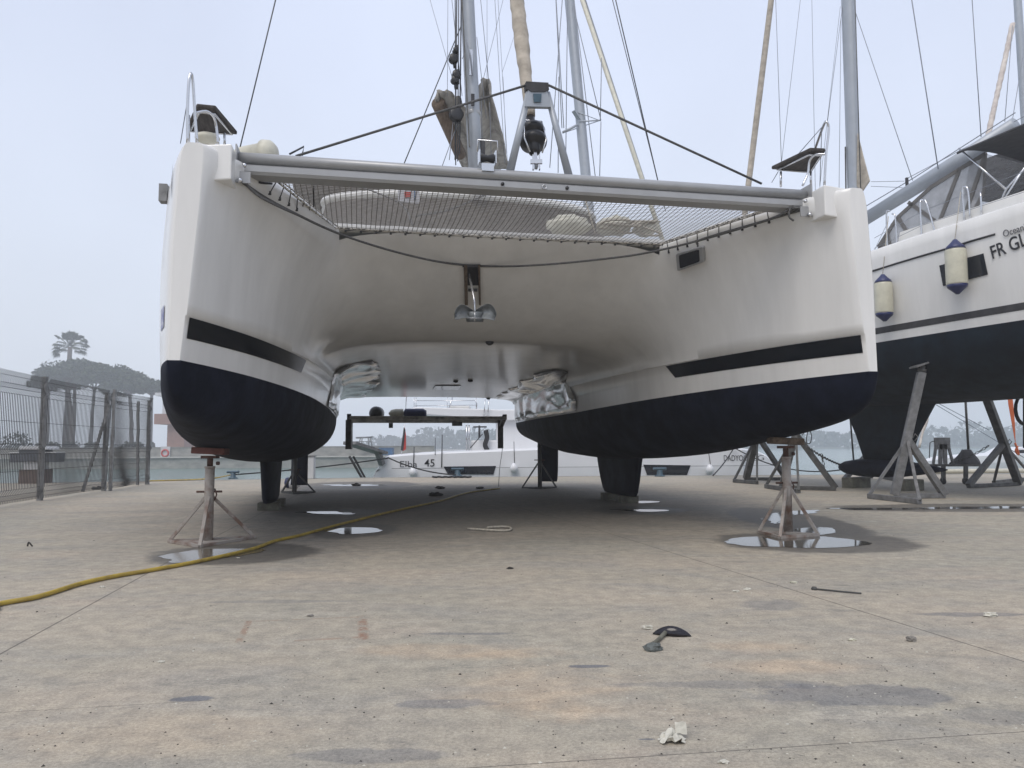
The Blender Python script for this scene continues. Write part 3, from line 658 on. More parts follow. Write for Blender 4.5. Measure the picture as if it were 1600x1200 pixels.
# crossbeam: rounded tube over a flat track
m = MB(); prof = []
for k in range(17):
    a = math.radians(-60+300*k/16-90+ -0); prof.append((.45+.115*math.cos(a+math.pi/2+math.radians(30)), 3.485+.105*math.sin(a+math.pi/2+math.radians(30))))
rows = []
def beam_sec(s_, k_=1):
    r = []
    for k in range(20):
        a = math.radians(-70+320*k/19-20+ 0)
        r.append((.47+.115*math.cos(a), 3.49+.095*math.sin(a)))
    return r
tube_p = [(.46+.105*math.cos(2*math.pi*k/20), 3.495+.062*math.sin(2*math.pi*k/20)) for k in range(20)]
m.grid([[B(s_, b, z) for b, z in tube_p] for s_ in (-2.7, -1, 0, 1, 2.7)], closed=True, cap=True)
tr_ = [(.372, 3.375), (.372, 3.425), (.39, 3.44), (.55, 3.44), (.56, 3.35), (.39, 3.35)]
m.grid([[B(s_, b, z) for b, z in tr_] for s_ in (-2.69, 0, 2.69)], closed=True, smooth=False, cap=True)
m.build('crossbeam', M['alu'], cat)
m = MB()
for s_ in (-.39, .22): m = MB(); m.lathe(B(s_, .372, 3.40), BM.to_3x3() @ Vector((0, -1, 0)), [(.017, 0), (.017, .012)], 8); m.build('track_hole', M['black'], cat)
m = MB(); c = B(0.0, .367, 3.395); m.tube([c+BM.to_3x3() @ Vector((.02*math.cos(a), -.005, .02*math.sin(a))) for a in [i*math.pi/5 for i in range(11)]], .004, 5, False); m.build('beam_ring', M['steel'], cat)
# roller on the beam
c = B(-.53, .35, 3.59); X3 = BM.to_3x3(); ax = X3 @ Vector((1, 0, 0))
m = MB(); m.box(c+Vector((0, 0, -.05)), (.11, .02, .07), X3); m.box(c+X3 @ Vector((-.075, .03, .05)), (.01, .09, .12), X3); m.box(c+X3 @ Vector((.075, .03, .05)), (.01, .09, .12), X3)
m.tube([c+X3 @ Vector((-.095, .0, .09)), c+X3 @ Vector((-.09, .0, .2)), c+X3 @ Vector((.09, 0, .2)), c+X3 @ Vector((.095, 0, .09))], .008, 6); m.build('bow_roller', M['steel'], cat)
m = MB(); m.lathe(c+X3 @ Vector((-.065, .03, .045)), ax, [(.04, 0), (.045, .01), (.028, .065), (.045, .12), (.04, .13)], 14); m.build('roller_wheel', M['black'], cat)
# striker frame
m = MB(); pl = Bd(840, 135, b=.42)
m.prism([Bd(822, 127, b=.40), Bd(857, 129, b=.40), Bd(858, 140, b=.40), Bd(852, 143, b=.40), Bd(831, 143, b=.40), Bd(823, 138, b=.40)], B(0, .10, 0)-B(0, 0, 0)); m.build('striker_cap', M['dgrey'], cat)
m = MB(); m.prism([Bd(825, 141, b=.41), Bd(855, 141, b=.41), Bd(861, 167, b=.41), Bd(820, 166, b=.41)], B(0, .05, 0)-B(0, 0, 0)); sp_ = m.build('striker_plate', M['aluw'], cat)
m = MB(); m.prism([Bd(833, 147, b=.405), Bd(846, 147, b=.405), Bd(845, 160, b=.405), Bd(834, 160, b=.405)], B(0, -.01, 0)-B(0, 0, 0)); m.build('striker_glass', M['bluegrey'], cat)
for px in ((826, 145, 797, 268), (855, 145, 889, 275)):
    m = MB(); m.tube([Bd(px[0], px[1], b=.45), Bd(px[2], px[3], b=.45)], [.028, .038], 12); m.build('striker_leg', M['aluw'], cat)
for px in ((823, 133, 462, 244), (857, 133, 1190, 287)):
    m = MB(); m.tube([Bd(px[0], px[1], b=.45), Bd(px[2], px[3], b=.47)], .012, 8); m.build('striker_stay', M['rope'], cat)
m = MB(); m.tube([Bd(452, 241, b=.5), Bd(475, 229, b=.5), Bd(472, 243, b=.5)], .009, 6); m.build('stay_toggle', M['wire'], cat)
# furler and furled headsail
f0 = Bd(838, 262, b=.5); top_ = B(0, 5.9, 17.0); dirf = (top_-f0).normalized()
def on_stay(py):
    lo, hi = 0, 16
    for _ in range(40):
        mid = (lo+hi)/2; p = f0+dirf*mid; q = CW.inverted() @ p; y = 600-F_PX*q.y/-q.z
        if y > py: lo = mid
        else: hi = mid
    return f0+dirf*lo
m = MB(); pa, pb = on_stay(262), on_stay(232); m.bar(pa, pb, .03, .05); m.box(pa+Vector((-.03, 0, .05)), (.012, .05, .14)); m.box(pa+Vector((.03, 0, .05)), (.012, .05, .14)); m.box(pa+Vector((0, -.02, .05)), (.11, .03, .04)); m.build('furler_toggle', M['steel'], cat)
m = MB(); p = on_stay(240); L_ = (on_stay(183)-p).length
m.lathe(p, dirf, [(.03, 0), (.055, .03*L_), (.062, .17*L_), (.07, .20*L_), (.125, .24*L_), (.135, .32*L_), (.125, .40*L_), (.07, .43*L_), (.07, .49*L_), (.12, .52*L_), (.128, .60*L_), (.115, .68*L_), (.06, .72*L_), (.045, .78*L_), (.04, L_)], 28); m.build('furler_drum', M['black'], cat)
m = MB(); q_ = p+dirf*.12
for s_ in (-1, 1): m.tube([p+X3 @ Vector((s_*.06, -.06, -.01)), q_+X3 @ Vector((s_*.105, -.08, .02)), p+dirf*L_*.8+X3 @ Vector((s_*.085, -.08, 0))], .008, 6)
m.tube([p+dirf*L_*.8+X3 @ Vector((-.085, -.08, 0)), p+dirf*L_*.8+X3 @ Vector((.085, -.08, 0))], .008, 6); m.build('furler_cage', M['steel'], cat)
m = MB(); Z0 = on_stay(182); n_ = 150; pts = []; rad = []
for i in range(n_):
    p = Z0+dirf*(i*.075); pts.append(p); ph = i*.075/.27 % 1; rad.append((.055+.022*min(i/12, 1))*(1-.12*ph)+.004*math.sin(i*1.7))
rows = []
for i, (p, r_) in enumerate(zip(pts, rad)):
    x = dirf.orthogonal().normalized(); y = dirf.cross(x); ring = []
    for k in range(20):
        a = 2*math.pi*k/20; ph = ((i*.075/.27)+k/20) % 1; rr_ = (.052+.026*min(max((i-3)/10, 0), 1))*(1.06-.16*ph); ring.append(p+(x*math.cos(a)+y*math.sin(a))*rr_)
    rows.append(ring)
m.grid(rows, closed=True, cap=True); m.build('furled_headsail', M['tan'], cat)
# mast
mb_, mt_ = Bd(743, 262, b=5.0), None
mdir = (Bd(730, 0, b=5.12)-mb_).normalized(); base = mb_-mdir*.32
m = MB(); rows = []
for i in range(13):
    p = base+mdir*(i*1.35); ring = []
    for k in range(24):
        a = 2*math.pi*k/24; ring.append(p+X3 @ Vector((.108*math.copysign(abs(math.cos(a))**.9, math.cos(a)), .16*math.sin(a), 0)))
    rows.append(ring)
m.grid(rows, closed=True, cap=True); mast = m.build('mast', M['aluw'], cat)
def mastp(py, dx=0, dy=0):
    p = Bd(743+(730-743)*(262-py)/262+dx, py, b=5.0+dy); return p
m = MB(); m.bar(mastp(230, -8, -.15), mastp(-60, -8, -.15), .02, .02); m.build('mast_track', M['galvd'], mast)
m = MB(); m.lathe(mastp(182, 0, 0), mdir, [(.118, 0), (.125, .01), (.125, .06), (.118, .07)], 20); m.build('mast_collar', M['alu'], mast)
for py, h_ in ((118, 40), (165, 18)):
    m = MB(); a, b_ = mastp(py, 1, -.17), mastp(py-h_, 1, -.17); m.box((a+b_)/2, (.05, .03, (b_-a).length), X3); m.build('mast_fitting', M['steel'] if py == 118 else M['dgrey'], mast)
m = MB(); m.tube([mastp(118, 2, -.18), mastp(88, 1, -.2), mastp(62, -5, -.16)], .012, 6); m.build('halyard_exit', M['wireg'], mast)
for k, (py, r_) in enumerate(((95, .075), (120, .07), (128, .06), (82, .04), (182, .11))):
    m = MB(); c = mastp(py, -24+k % 2*3, 0); m.lathe(c-Vector((.03, 0, 0)), (.3, -1, .1), [(r_*.8, 0), (r_, .01), (r_*.7, .05), (r_, .09), (r_*.8, .1)], 14); m.box(c, (.05, .09, .2)); m.build('halyard_block', M['black'], mast)
for k, (x0, x1, y0, y1, r_) in enumerate(((711, 712, -40, 258, .009), (717, 715, -40, 252, .009), (721, 718, -40, 240, .012), (714, 711, -40, 250, .011), (700, 699, -40, 150, .004), (706, 722, 0, 150, .005), (742, 722, 58, 92, .005),
                                            (716, 690, 190, 262, .006), (708, 702, 190, 250, .006), (745, 760, 58, 185, .005), (749, 764, -20, 130, .005))):
    m = MB(); m.tube([Bd(x0, y0, b=5.0), Bd(x1, y1, b=5.0)], r_, 5); m.build('halyard', M['wire'] if k < 4 else M['wireg'], mast)
m = MB(); m.box(mastp(232, 13, -.1), (.06, .05, .3), X3); m.build('mast_step', M['dgrey'], mast)
# boom bag
m = MB(); F0 = [(679, 152), (684, 142), (700, 141), (716, 152), (724, 168), (742, 158), (748, 132), (756, 121), (763, 124), (766, 145)]
F1 = [(722, 262), (728, 262), (735, 264), (742, 268), (748, 270), (758, 268), (770, 266), (780, 264), (790, 262), (799, 262)]
rows = []
rr_ = random.Random(4)
for i in range(19):
    t = i/18; r = []
    for j in range(len(F0)*4-3):
        j0 = min(j//4, len(F0)-2); u = j/4-j0; fx0 = F0[j0][0]*(1-u)+F0[j0+1][0]*u; fy0 = F0[j0][1]*(1-u)+F0[j0+1][1]*u; fx1 = F1[j0][0]*(1-u)+F1[j0+1][0]*u; fy1 = F1[j0][1]*(1-u)+F1[j0+1][1]*u
        p = Bd(fx0*(1-t)+fx1*t, fy0*(1-t)+fy1*t, b=5.25+3.5*t**1.6)
        p += Vector((mnoise.noise(Vector((j*.35, t*2, 1)))*.08, mnoise.noise(Vector((j*.45, t*2.0, 5)))*.15, mnoise.noise(Vector((j*.4, t*3, 9)))*.05)); r.append(p)
    rows.append(r)
m.grid(rows); bg_ = m.build('sail_bag', M['canvas'], cat); md = bg_.modifiers.new('thick', 'SOLIDIFY'); md.thickness = .03
m = MB(); a = Bd(684, 160, b=5.3); m.lathe(a, (.2, 1, -.25), [(.1, 0), (.11, .02), (.1, 1.4)], 14); m.build('boom', M['wood'], cat)
for q in (((742, 200), (744, 262)), ((752, 150), (754, 262)), ((765, 160), (768, 262))):
    m = MB(); m.tube([Bd(*q[0], b=5.1), Bd(*q[1], b=5.1)], .005, 5); m.build('sail_tie', M['wireg'], cat)
# rigging: shrouds and running lines
def stay(x0, y0, b0, x1, y1, b1, r_, m_='wire', name='shroud'):
    m = MB(); m.tube([Bd(x0, y0, b=b0), Bd(x1, y1, b=b1)], r_, 6); m.build(name, M[m_], cat)
stay(366, 268, 6.2, 445, -60, 5.9, .011); stay(762, -60, 5.6, 618, 288, 4.6, .009)
stay(948, -60, 5.8, 1032, 300, 6.2, .010); stay(942, -60, 5.8, 1040, 330, 6.1, .007)
stay(672, 0, 6, 709, 130, 5.2, .004, 'wireg'); stay(786, 0, 6, 756, 120, 5.4, .004, 'wireg'); stay(812, 30, 6, 785, 112, 5.6, .003, 'wireg')
stay(772, -20, 7, 789, 255, 7, .005, 'wireg'); stay(777, -20, 7, 793, 255, 7, .004, 'wireg'); stay(761, -20, 7, 761, 122, 7, .004, 'wireg'); stay(786, 120, 7, 791, 240, 7, .004, 'wireg')
# pulpits and bow seats
def tubes(name, pl, r_, m_='steel', par=cat):
    m = MB(); m.tube(spline(pl, 5), r_, 8); return m.build(name, M[m_], par)
tubes('pulpit_hoop', [Bd(293, 226, b=.35), Bd(293, 170, b=.33), Bd(295, 130, b=.33), Bd(298, 115, b=.35), Bd(301, 125, b=.38), Bd(304, 170, b=.42), Bd(308, 226, b=.45)], .013)
tubes('pulpit_hoop', [Bd(304, 177, b=.45), Bd(322, 174, b=.5), Bd(333, 182, b=.55), Bd(338, 198, b=.6), Bd(341, 226, b=.6)], .012)
tubes('pulpit_hoop', [Bd(1288, 292, b=.45), Bd(1291, 240, b=.42), Bd(1295, 202, b=.4), Bd(1291, 190, b=.4), Bd(1286, 198, b=.5), Bd(1273, 234, b=.75)], .013)
tubes('pulpit_hoop', [Bd(1254, 290, b=.6), Bd(1262, 272, b=.6), Bd(1265, 252, b=.58), Bd(1274, 242, b=.52), Bd(1291, 241, b=.44)], .012)
for (pl, nm) in (([(307, 168), (337, 171), (371, 211), (290, 205)], 0), ([(1266, 236), (1290, 237), (1268, 270), (1205, 265)], 1)):
    P = [Bd(x, y, z=4.0) for x, y in pl]; m = MB(); m.prism(P if nm == 0 else P, (0, 0, .04)); m.build('bow_seat', M['teak'], cat, bevel=.012)
    c = sum(P, Vector())/4; m = MB(); m.tube([c.lerp(p, .8)+Vector((0, 0, -.018)) for p in P]+[c.lerp(P[0], .8)+Vector((0, 0, -.018))], .011, 6); m.build('seat_frame', M['steel'], cat)
for x, y0, y1, b_ in ((351, 208, 228, .9), (1220, 268, 292, 1.0), (295, 180, 225, .5), (1267, 268, 290, .7)):
    m = MB(); m.tube([Bd(x, y0, b=b_), Bd(x, y1, b=b_)], .012, 6); m.build('seat_post', M['steel'], cat)
for q in (((1290, 192), (1248, 240)), ((1216, 268), (1206, 285)), ((294, 150), (282, 224)), ((1284, 200), (1281, 290))):
    m = MB(); m.tube([Bd(*q[0], b=.45), Bd(*q[1], b=.9)], .004, 5); m.build('lifeline', M['wireg'], cat)
m = MB(); c = Bd(324, 216, b=.8); m.grid([[c+X3 @ Vector((.11*math.cos(a)*math.sin(t), .10*math.sin(a)*math.sin(t), .05*math.cos(t))) for a in [2*math.pi*k/14 for k in range(14)]] for t in [.05+i*.38 for i in range(9)]], closed=True); m.build('deck_hatch_cover', M['cream'], cat)
m = MB(); c = B(-(cs(3.25)+w_out(3.25, 1.0)+.03), 1.0, 3.33); m.box(c, (.07, .1, .16), X3); m.build('side_fitting', M['galv'], cat)
# blue patch and thin stripe on the outboard side of the left bow
m = MB(); rows = [[B(-(cs(z)+w_out(z, b)+.005), b, z) for z in (1.98, 2.04, 2.10, 2.16)] for b in (.18, .24, .30, .36, .42, .48)]; m.grid(rows); m.build('bow_emblem', mat('faded_blue_emblem', (.12, .13, .32), .4, col2=(.55, .56, .62), scale=22, lo=.42, hi=.5), cat)
m = MB(); rows = [[B(-(cs(z)+w_out(z, b)+.005), b, z) for b in (bb_, bb_+.015)] for z, bb_ in [(2.5+.07*i, .42-.016*i+.0012*i*i) for i in range(10)] for b in (0,)][0:10]
m.grid(rows); m.build('side_swoosh', mat('bronze_swoosh', (.22, .16, .11), .5), cat)
m = MB(); rows = [[B(-(cs(z)+w_out(z, b)+.005), b, z) for b in (bb_, bb_+.03*math.sin(math.pi*i/7)+.004)] for i, z, bb_ in [(i, 3.02+.045*i, .12+.012*i) for i in range(8)] for b in (0,)]
m.grid(rows); m.build('side_logo', M['dgrey'], cat)
# porthole on the inner side of the right hull
c = None
def hullin(px, py, sg):
    lo = 0.2
    best = None
    for i in range(400):
        b = .1+i*.01
        p = BI @ Bd(px, py, b=b)
        d = abs(p.x)-(cs(p.z)-w_in(min(p.z, 3.3), b))
        if best is not None and d*best[0] < 0: return BM @ p
        best = (d,)
    return BM @ p
P = [shell_hit(x, y) for x, y in ((1063, 396), (1098, 386), (1099, 407), (1065, 419))]
c = sum(P, Vector())/4; nrm = (P[1]-P[0]).cross(P[3]-P[0]).normalized()
if nrm.dot(CO-c) < 0: nrm = -nrm
def rquad(P, k, n=7, rad=.3):
    out = []
    c_ = sum(P, Vector())/4; Q = [c_+(p-c_)*k for p in P]
    for i in range(4):
        a, b_, d = Q[i-1], Q[i], Q[(i+1) % 4]; p0 = b_.lerp(a, rad*(.5 if i % 2 == 0 else .8)*.6); p1 = b_.lerp(d, rad*(.8 if i % 2 == 0 else .5)*.6)
        for j in range(n): t = j/(n-1); out.append(p0*(1-t)**2+b_*2*t*(1-t)+p1*t*t)
    return out
m = MB(); Q = rquad(P, 1.2); m.prism([p-nrm*.03 for p in Q], nrm*.075); ph = m.build('porthole', M['alu'], cat, bevel=.006)
m = MB(); Q = rquad(P, .9); m.prism([p+nrm*.03 for p in Q], nrm*.02); m.build('pane', M['glass'], ph)
# skin fitting
def tunnel_at(px, py, b0=2.25, b1=12.5):
    p = shell_hit(px, py); return p, (BI @ p).y
def tunnel_old(px, py, b0=2.25, b1=12.5):
    prev = None
    for i in range(2000):
        b = b0+(b1-b0)*i/2000; p = BI @ Bd(px, py, b=b); sk = 3.055-wkn(b)
        u = min(abs(p.x)/sk, 1); z_ = ZKN+(zu(b)-ZKN)*(1-u**nexp(b))**(1/nexp(b)); d = p.z-z_
        if d > 0 and prev is not None: return BM @ p, b
        prev = d
    return BM @ p, b
# anchor, guides and roller box in the front wall
a0, ab = tunnel_at(736, 430); nose = X3 @ Vector((0, -1, -.3)); nose.normalize()
def onw(px, py, off=.02): return tunnel_at(px, py)[0]+nose*off
m = MB(); m.prism([onw(725, 416, .005), onw(748, 416, .005), onw(747, 446, .005), onw(727, 446, .005)], nose*.01); slot = m.build('anchor_slot', M['black'], cat)
for xa, xb in ((724, 729), (746, 749)):
    m = MB(); m.prism([onw(xa, 414), onw(xb, 414), onw(xb+1, 476), onw(xa+2, 476)], nose*.05); m.build('anchor_guide', M['wood'], cat)
m = MB(); m.bar(onw(722, 415, .04), onw(750, 415, .04), .02, .03); m.bar(onw(731, 453, .04), onw(745, 453, .04), .03, .03); m.build('guide_crosspiece', M['dgrey'], cat)
bA = ab-.28
anc = thing('anchor', 'galvanised anchor with two broad flukes hanging under the white bridgedeck', 'anchor', Bd(742, 492, b=bA))
m = MB(); m.tube(spline([Bd(733, 425, b=bA+.25), Bd(737, 448, b=bA+.1), Bd(741, 470, b=bA), Bd(742, 490, b=bA)], 4), .014, 8); m.build('shank', M['steel'], anc)
def blade(sg):
    m = MB(); rows = []
    ctr = [(742, 493), (742+sg*8, 489), (742+sg*16, 486), (742+sg*24, 486), (742+sg*31, 491), (742+sg*33, 496)]
    hw = [8, 9, 11.5, 12.5, 9.5, 4]
    for (x, y), h_ in zip(ctr, hw):
        rows.append([Bd(x-sg*(v+1)*.8, y+v*h_*(1 if v > 0 else .95), b=bA-.02*abs(v)-.05*abs(x-742)/33+.04*(1-v*v)) for v in (-1, -.6, -.2, .2, .6, 1)])
    m.grid(rows); o = m.build('fluke', M['galvanchor'], anc); md = o.modifiers.new('t', 'SOLIDIFY'); md.thickness = .012
    sb_ = o.modifiers.new('s', 'SUBSURF'); sb_.levels = 2; sb_.render_levels = 2
blade(-1); blade(1)
m = MB(); m.grid([[Bd(742+x*(1-.25*t), 487+t*16, b=bA-.05+.1*(x/14)**2) for x in (-14, -8, -3, 3, 8, 14)] for t in (0, .35, .7, 1)]); o = m.build('anchor_crown', M['galvanchor'], anc); md = o.modifiers.new('t', 'SOLIDIFY'); md.thickness = .02
m = MB(); m.tube([Bd(729, 497, b=bA-.1), Bd(755, 497, b=bA-.1)], .005, 6); m.tube([Bd(742, 486, b=bA-.1), Bd(742, 503, b=bA-.1)], .006, 6); m.build('crown_bar', M['steel'], anc)
# bridle rope
pts = [(378, 284), (395, 296), (420, 312), (460, 333), (510, 357), (560, 376), (620, 394), (680, 408), (736, 415), (800, 416), (870, 412), (940, 405), (1000, 397), (1060, 384), (1120, 368), (1180, 350), (1225, 336), (1256, 327)]
P = []
for i, (x, y) in enumerate(pts):
    u = abs(x-736)/(736-378 if x < 736 else 1256-736); P.append(Bd(x, y, b=.36+(ab-.12-.36)*(1-u**1.3)))
m = MB(); m.tube(spline(P, 5), .013, 8); m.build('anchor_bridle', M['rope'], cat)
m = MB(); m.tube(spline([Bd(380, 282, b=.36), Bd(400, 303, b=.4), Bd(430, 320, b=.5), Bd(470, 338, b=.7)], 5), .012, 7); m.build('bridle_tail', M['rope'], cat); m = MB(); m.tube(spline([Bd(1256, 325, b=.36), Bd(1235, 327, b=.4), Bd(1200, 343, b=.5), Bd(1098, 373, b=.9), Bd(1090, 385, b=1.0)], 5), .010, 7)
m.tube(spline([Bd(1250, 318, b=.4), Bd(1236, 323, b=.38), Bd(1233, 338, b=.38), Bd(1240, 345, b=.38)], 4), .010, 6); m.build('bridle_tail', M['rope'], cat)
# ---- trampoline net
zt_ = 3.40
def tp(u, v):          # u 0..1 across, v 0..1 aft
    s0, s1 = -2.42, 2.44; s2, s3 = -1.93, 1.86
    a = s0+(s2-s0)*v; b_ = s1+(s3-s1)*v; s_ = a+(b_-a)*u
    bow = .03*math.sin(math.pi*u)
    sag = .045*math.sin(math.pi*u)*math.sin(math.pi*v)
    return B(s_, .60+(2.10-.60)*v+bow*v, zt_-sag)
m = MB(); nu, nv = 96, 36
def strip(m, P, w_):
    vs = []
    for p in P: vs += [p-Vector((w_, 0, 0)), p+Vector((w_, 0, 0)), p+Vector((0, 0, w_*1.2))]
    fs = []
    for i in range(len(P)-1):
        for k in range(3): fs.append((i*3+k, i*3+(k+1) % 3, i*3+3+(k+1) % 3, i*3+3+k))
    m.add(vs, fs)
def stripx(m, P, w_):
    vs = []
    for p in P: vs += [p-Vector((0, w_, 0)), p+Vector((0, w_, 0)), p+Vector((0, 0, w_*1.2))]
    fs = []
    for i in range(len(P)-1):
        for k in range(3): fs.append((i*3+k, i*3+(k+1) % 3, i*3+3+(k+1) % 3, i*3+3+k))
    m.add(vs, fs)
for i in range(1, nu):
    # the long strands run parallel to the boat, cut by the tapering sides
    s_ = -2.40+4.82*i/nu; v1 = 1.0
    if s_ < -1.93: v1 = (s_+2.42)/(.49)
    if s_ > 1.86: v1 = (2.44-s_)/(.58)
    if v1 < .05: continue
    P = []
    for k in range(9):
        v = v1*k/8; u = (s_-(-2.42+.49*v))/((2.44-.58*v)-(-2.42+.49*v)); P.append(tp(min(max(u, 0), 1), v))
    strip(m, P, .0036)
for j in range(1, nv): stripx(m, [tp(k/24, j/nv) for k in range(25)], .0036)
m.build('trampoline_net', M['net'], cat)
m = MB()
edge = [tp(0, v/10) for v in range(11)]+[tp(u/20, 1) for u in range(1, 21)]+[tp(1, 1-v/10) for v in range(1, 11)]
m.tube(edge, .011, 6); m.tube([p+(tp(.5, .5)-p).normalized()*.05 for p in edge], .007, 6); m.tube([tp(u/10, 0) for u in range(11)], .012, 6)
m.build('net_border', M['netrope'], cat)
# lacing with hooks
def lace(p, q, q2=None):
    m = MB(); m.tube([p, q], .0055, 5); m.box(q, (.022, .022, .03)); 
    if q2 is not None: m.tube([p+Vector((0, 0, .01)), q2], .0045, 4)
    m.build('net_lacing', M['rubber'], cat)
for i in range(10):
    v = (i+.4)/10; b = .6+1.5*v
    for u, sg in ((0, -1), (1, 1)):
        p = tp(u, v); q = wall_at(B((BI @ p).x, b+.05, 3.30), sg) or B(sg*(cs(3.28)-w_in(3.28, b+.05)-.005), b+.05, 3.33); lace(p, q)
        if i % 2 == 0: pass
for i in range(23):
    u = (i+.5)/23; p = tp(u, 1); q = B(-1.93+3.79*(u+.008), 2.19, 3.40); q2 = B(-1.93+3.79*(u+.035), 2.16, 3.41); lace(q2, q, p)
m = MB(); m.tube([Bd(490, 284, b=.75), Bd(490, 323, b=.9)], .007, 5); m.build('hanging_cord', M['rubber'], cat)
m = MB(); m.tube(spline([Bd(400, 279, b=.55), Bd(412, 281, b=.6), Bd(405, 285, b=.55), Bd(425, 287, b=.65)], 4), .01, 6); m.build('lashing', M['rubber'], cat)
# placard on the net
P = [Bd(622, 295, b=1.5), Bd(655, 293, b=1.5), Bd(656, 318, b=1.5), Bd(622, 315, b=1.5)]
pc = thing('placard', 'small white placard with a red mark lying on the trampoline net', 'sign', P[3]); m = MB(); m.prism(P, X3 @ Vector((0, .02, 0))); m.build('board', mat('placard_white', (.55, .55, .58), .4), pc)
m = MB(); m.prism([Bd(632, 300, b=1.49), Bd(642, 299.5, b=1.49), Bd(642, 308, b=1.49), Bd(632, 308.5, b=1.49)], X3 @ Vector((0, .005, 0))); m.build('red_mark', M['red'], pc)
m = MB(); m.tube([Bd(648, 297, b=1.485), Bd(648, 313, b=1.485)], .008, 4); m.build('blue_mark', M['blue'], pc)
# ---- cabin above and behind the net
m = MB(); rows = []
def cab(k, wd_, b0): return [B(wd_*math.sin(a), b0+.85*(1-math.cos(a)), k) for a in [math.radians(-88+176*i/24) for i in range(25)]]
rows = [cab(3.5, 2.5, 4.2), cab(3.95, 2.45, 4.45), cab(4.84, 2.25, 5.2), cab(4.86, 2.3, 5.14), cab(4.96, 2.27, 5.2), cab(5.0, 2.0, 5.7), cab(5.03, .4, 7.4)]
m.grid(rows); cb = m.build('cabin', M['gel_dull'], cat)
m = MB(); rows = [cab(4.0, 2.45, 4.50), cab(4.4, 2.36, 4.84), cab(4.8, 2.27, 5.17)]; rows = [[p+X3 @ Vector((0, -.03, .012)) for p in r[2:-2]] for r in rows]
m.grid(rows); m.build('windscreen_cover', M['shade'], cb)
m = MB(); m.box(B(0, 8.8, 4.25), (3.9, 4.0, 1.4), X3); m.build('saloon', M['gel_dull'], cb)
m = MB(); m.prism([Bd(456, 283, b=7.4), Bd(640, 296, b=7.4), Bd(636, 305, b=7.4), Bd(460, 302, b=7.4)], X3 @ Vector((0, 2.5, 0))); m.build('bimini', M['shade'], cat)
m = MB(); m.prism([Bd(958, 286, b=7.0), Bd(1005, 290, b=7.0), Bd(1004, 300, b=7.0), Bd(958, 298, b=7.0)], X3 @ Vector((0, .3, 0))); m.build('helm_box', M['dgrey'], cat)
m = MB(); m.tube(spline([Bd(560, 290, b=5.4), Bd(625, 318, b=4.2), Bd(645, 352, b=2.6)], 6), .012, 5); m.tube(spline([Bd(780, 294, b=5), Bd(710, 325, b=3.6), Bd(650, 338, b=3.0)], 6), .012, 5); m.build('jib_sheet', M['rope'], cat)
# soft bundles on the foredeck
def lump(name, c, r, mt, seed, par=None):
    m = MB(); rows = []
    for i in range(13):
        t = math.pi*(i+.02)/12.04; ring = []
        for k in range(20):
            a = 2*math.pi*k/20; d = Vector((math.cos(a)*math.sin(t), math.sin(a)*math.sin(t), math.cos(t))); f = 1+.28*mnoise.noise(d*2+Vector((seed*7, 0, 0)))+.08*mnoise.noise(d*7+Vector((seed, 0, 0)))
            ring.append(c+X3 @ Vector((d.x*r[0]*f, d.y*r[1]*f, d.z*r[2]*f)))
        rows.append(ring)
    m.grid(rows, closed=True); return m.build(name, mt, par)
for i, (x, y, b_, r_, lab) in enumerate(((888, 356, 2.75, (.28, .2, .13), 'large cream bundle lying on the foredeck behind the net'), (960, 357, 2.7, (.22, .2, .12), 'cream bundle beside the rope heap behind the net'), (1008, 362, 2.6, (.15, .16, .08), 'small cream bundle at the right corner behind the net'))):
    tag(lump('sail_bundle', Bd(x, y-3, b=b_), r_, M['cream'], i+3), lab, 'bundle', 'bundles on the foredeck')
m = MB(); rr_ = random.Random(9); P = [Bd(rr_.uniform(925, 1035), rr_.uniform(345, 366), b=rr_.uniform(2.3, 2.6)) for _ in range(26)]; m.tube(spline(P, 5), .014, 5); tag(m.build('rope_heap', M['ropew']), 'tangled cream rope on the foredeck seen through the net', 'rope')
m = MB(); m.tube([Bd(905, 280, b=4), Bd(930, 365, b=2.6)], .01, 5); m.build('guard_wire', M['ropew'], cat)
# fender on the left deck
a, b_ = Bd(366, 240, b=1.5), Bd(432, 240, b=1.3); ax_ = (b_-a); L_ = ax_.length
m = MB(); m.lathe(a, ax_, [(.01, 0), (.05, .03), (.07, .1), (.11, .25*L_/.35), (.135, .7*L_), (.13, .85*L_), (.09, .95*L_), (.02, L_)], 18); tag(m.build('deck_fender', M['cream']), 'pale cream teardrop fender lying on the left bow behind the crossbeam', 'fender')
# crumpled glossy sheets added to imitate reflections in the inner hull gelcoat
def film(sg, b0, b1, z0, z1, seed, nm):
    m = MB(); rows = []
    for i in range(41):
        b = b0+(b1-b0)*i/40; r = []; ze = z1*(1-.28*abs(mnoise.noise(Vector((b*1.1, seed*3, 0))))-.10*(1-math.sin(math.pi*i/40)))
        for j in range(25):
            v = j/24; sk = 3.055-wkn(b)
            if v < .38: z = z0+(ZKN-z0)*v/.38; s_ = cs(z)-w_in(z, b)
            else:
                a = (v-.38)/.62*ze; s_ = sk*abs(math.cos(a))**(2/nexp(b)); z = ZKN+(zu(b)-ZKN)*abs(math.sin(a))**(2/nexp(b))
            f = .03+.085*abs(mnoise.noise(Vector((b*.7+v*1.2+seed, v*2.2-b*.3, 0))))+.008*mnoise.noise(Vector((b*2.5, v*6, seed)))
            e_ = 1 if 0 < i < 40 and 0 < j < 24 else .3
            r.append(B(sg*(s_-f*e_), b+.7*mnoise.noise(Vector((v*3, seed, 1)))*max(1-i/12, 0), z-f*.6*e_*(v > .5)))
        rows.append(r)
    m.grid(rows, flip=sg > 0); m.build(nm, M['reflectsheet'], cat)
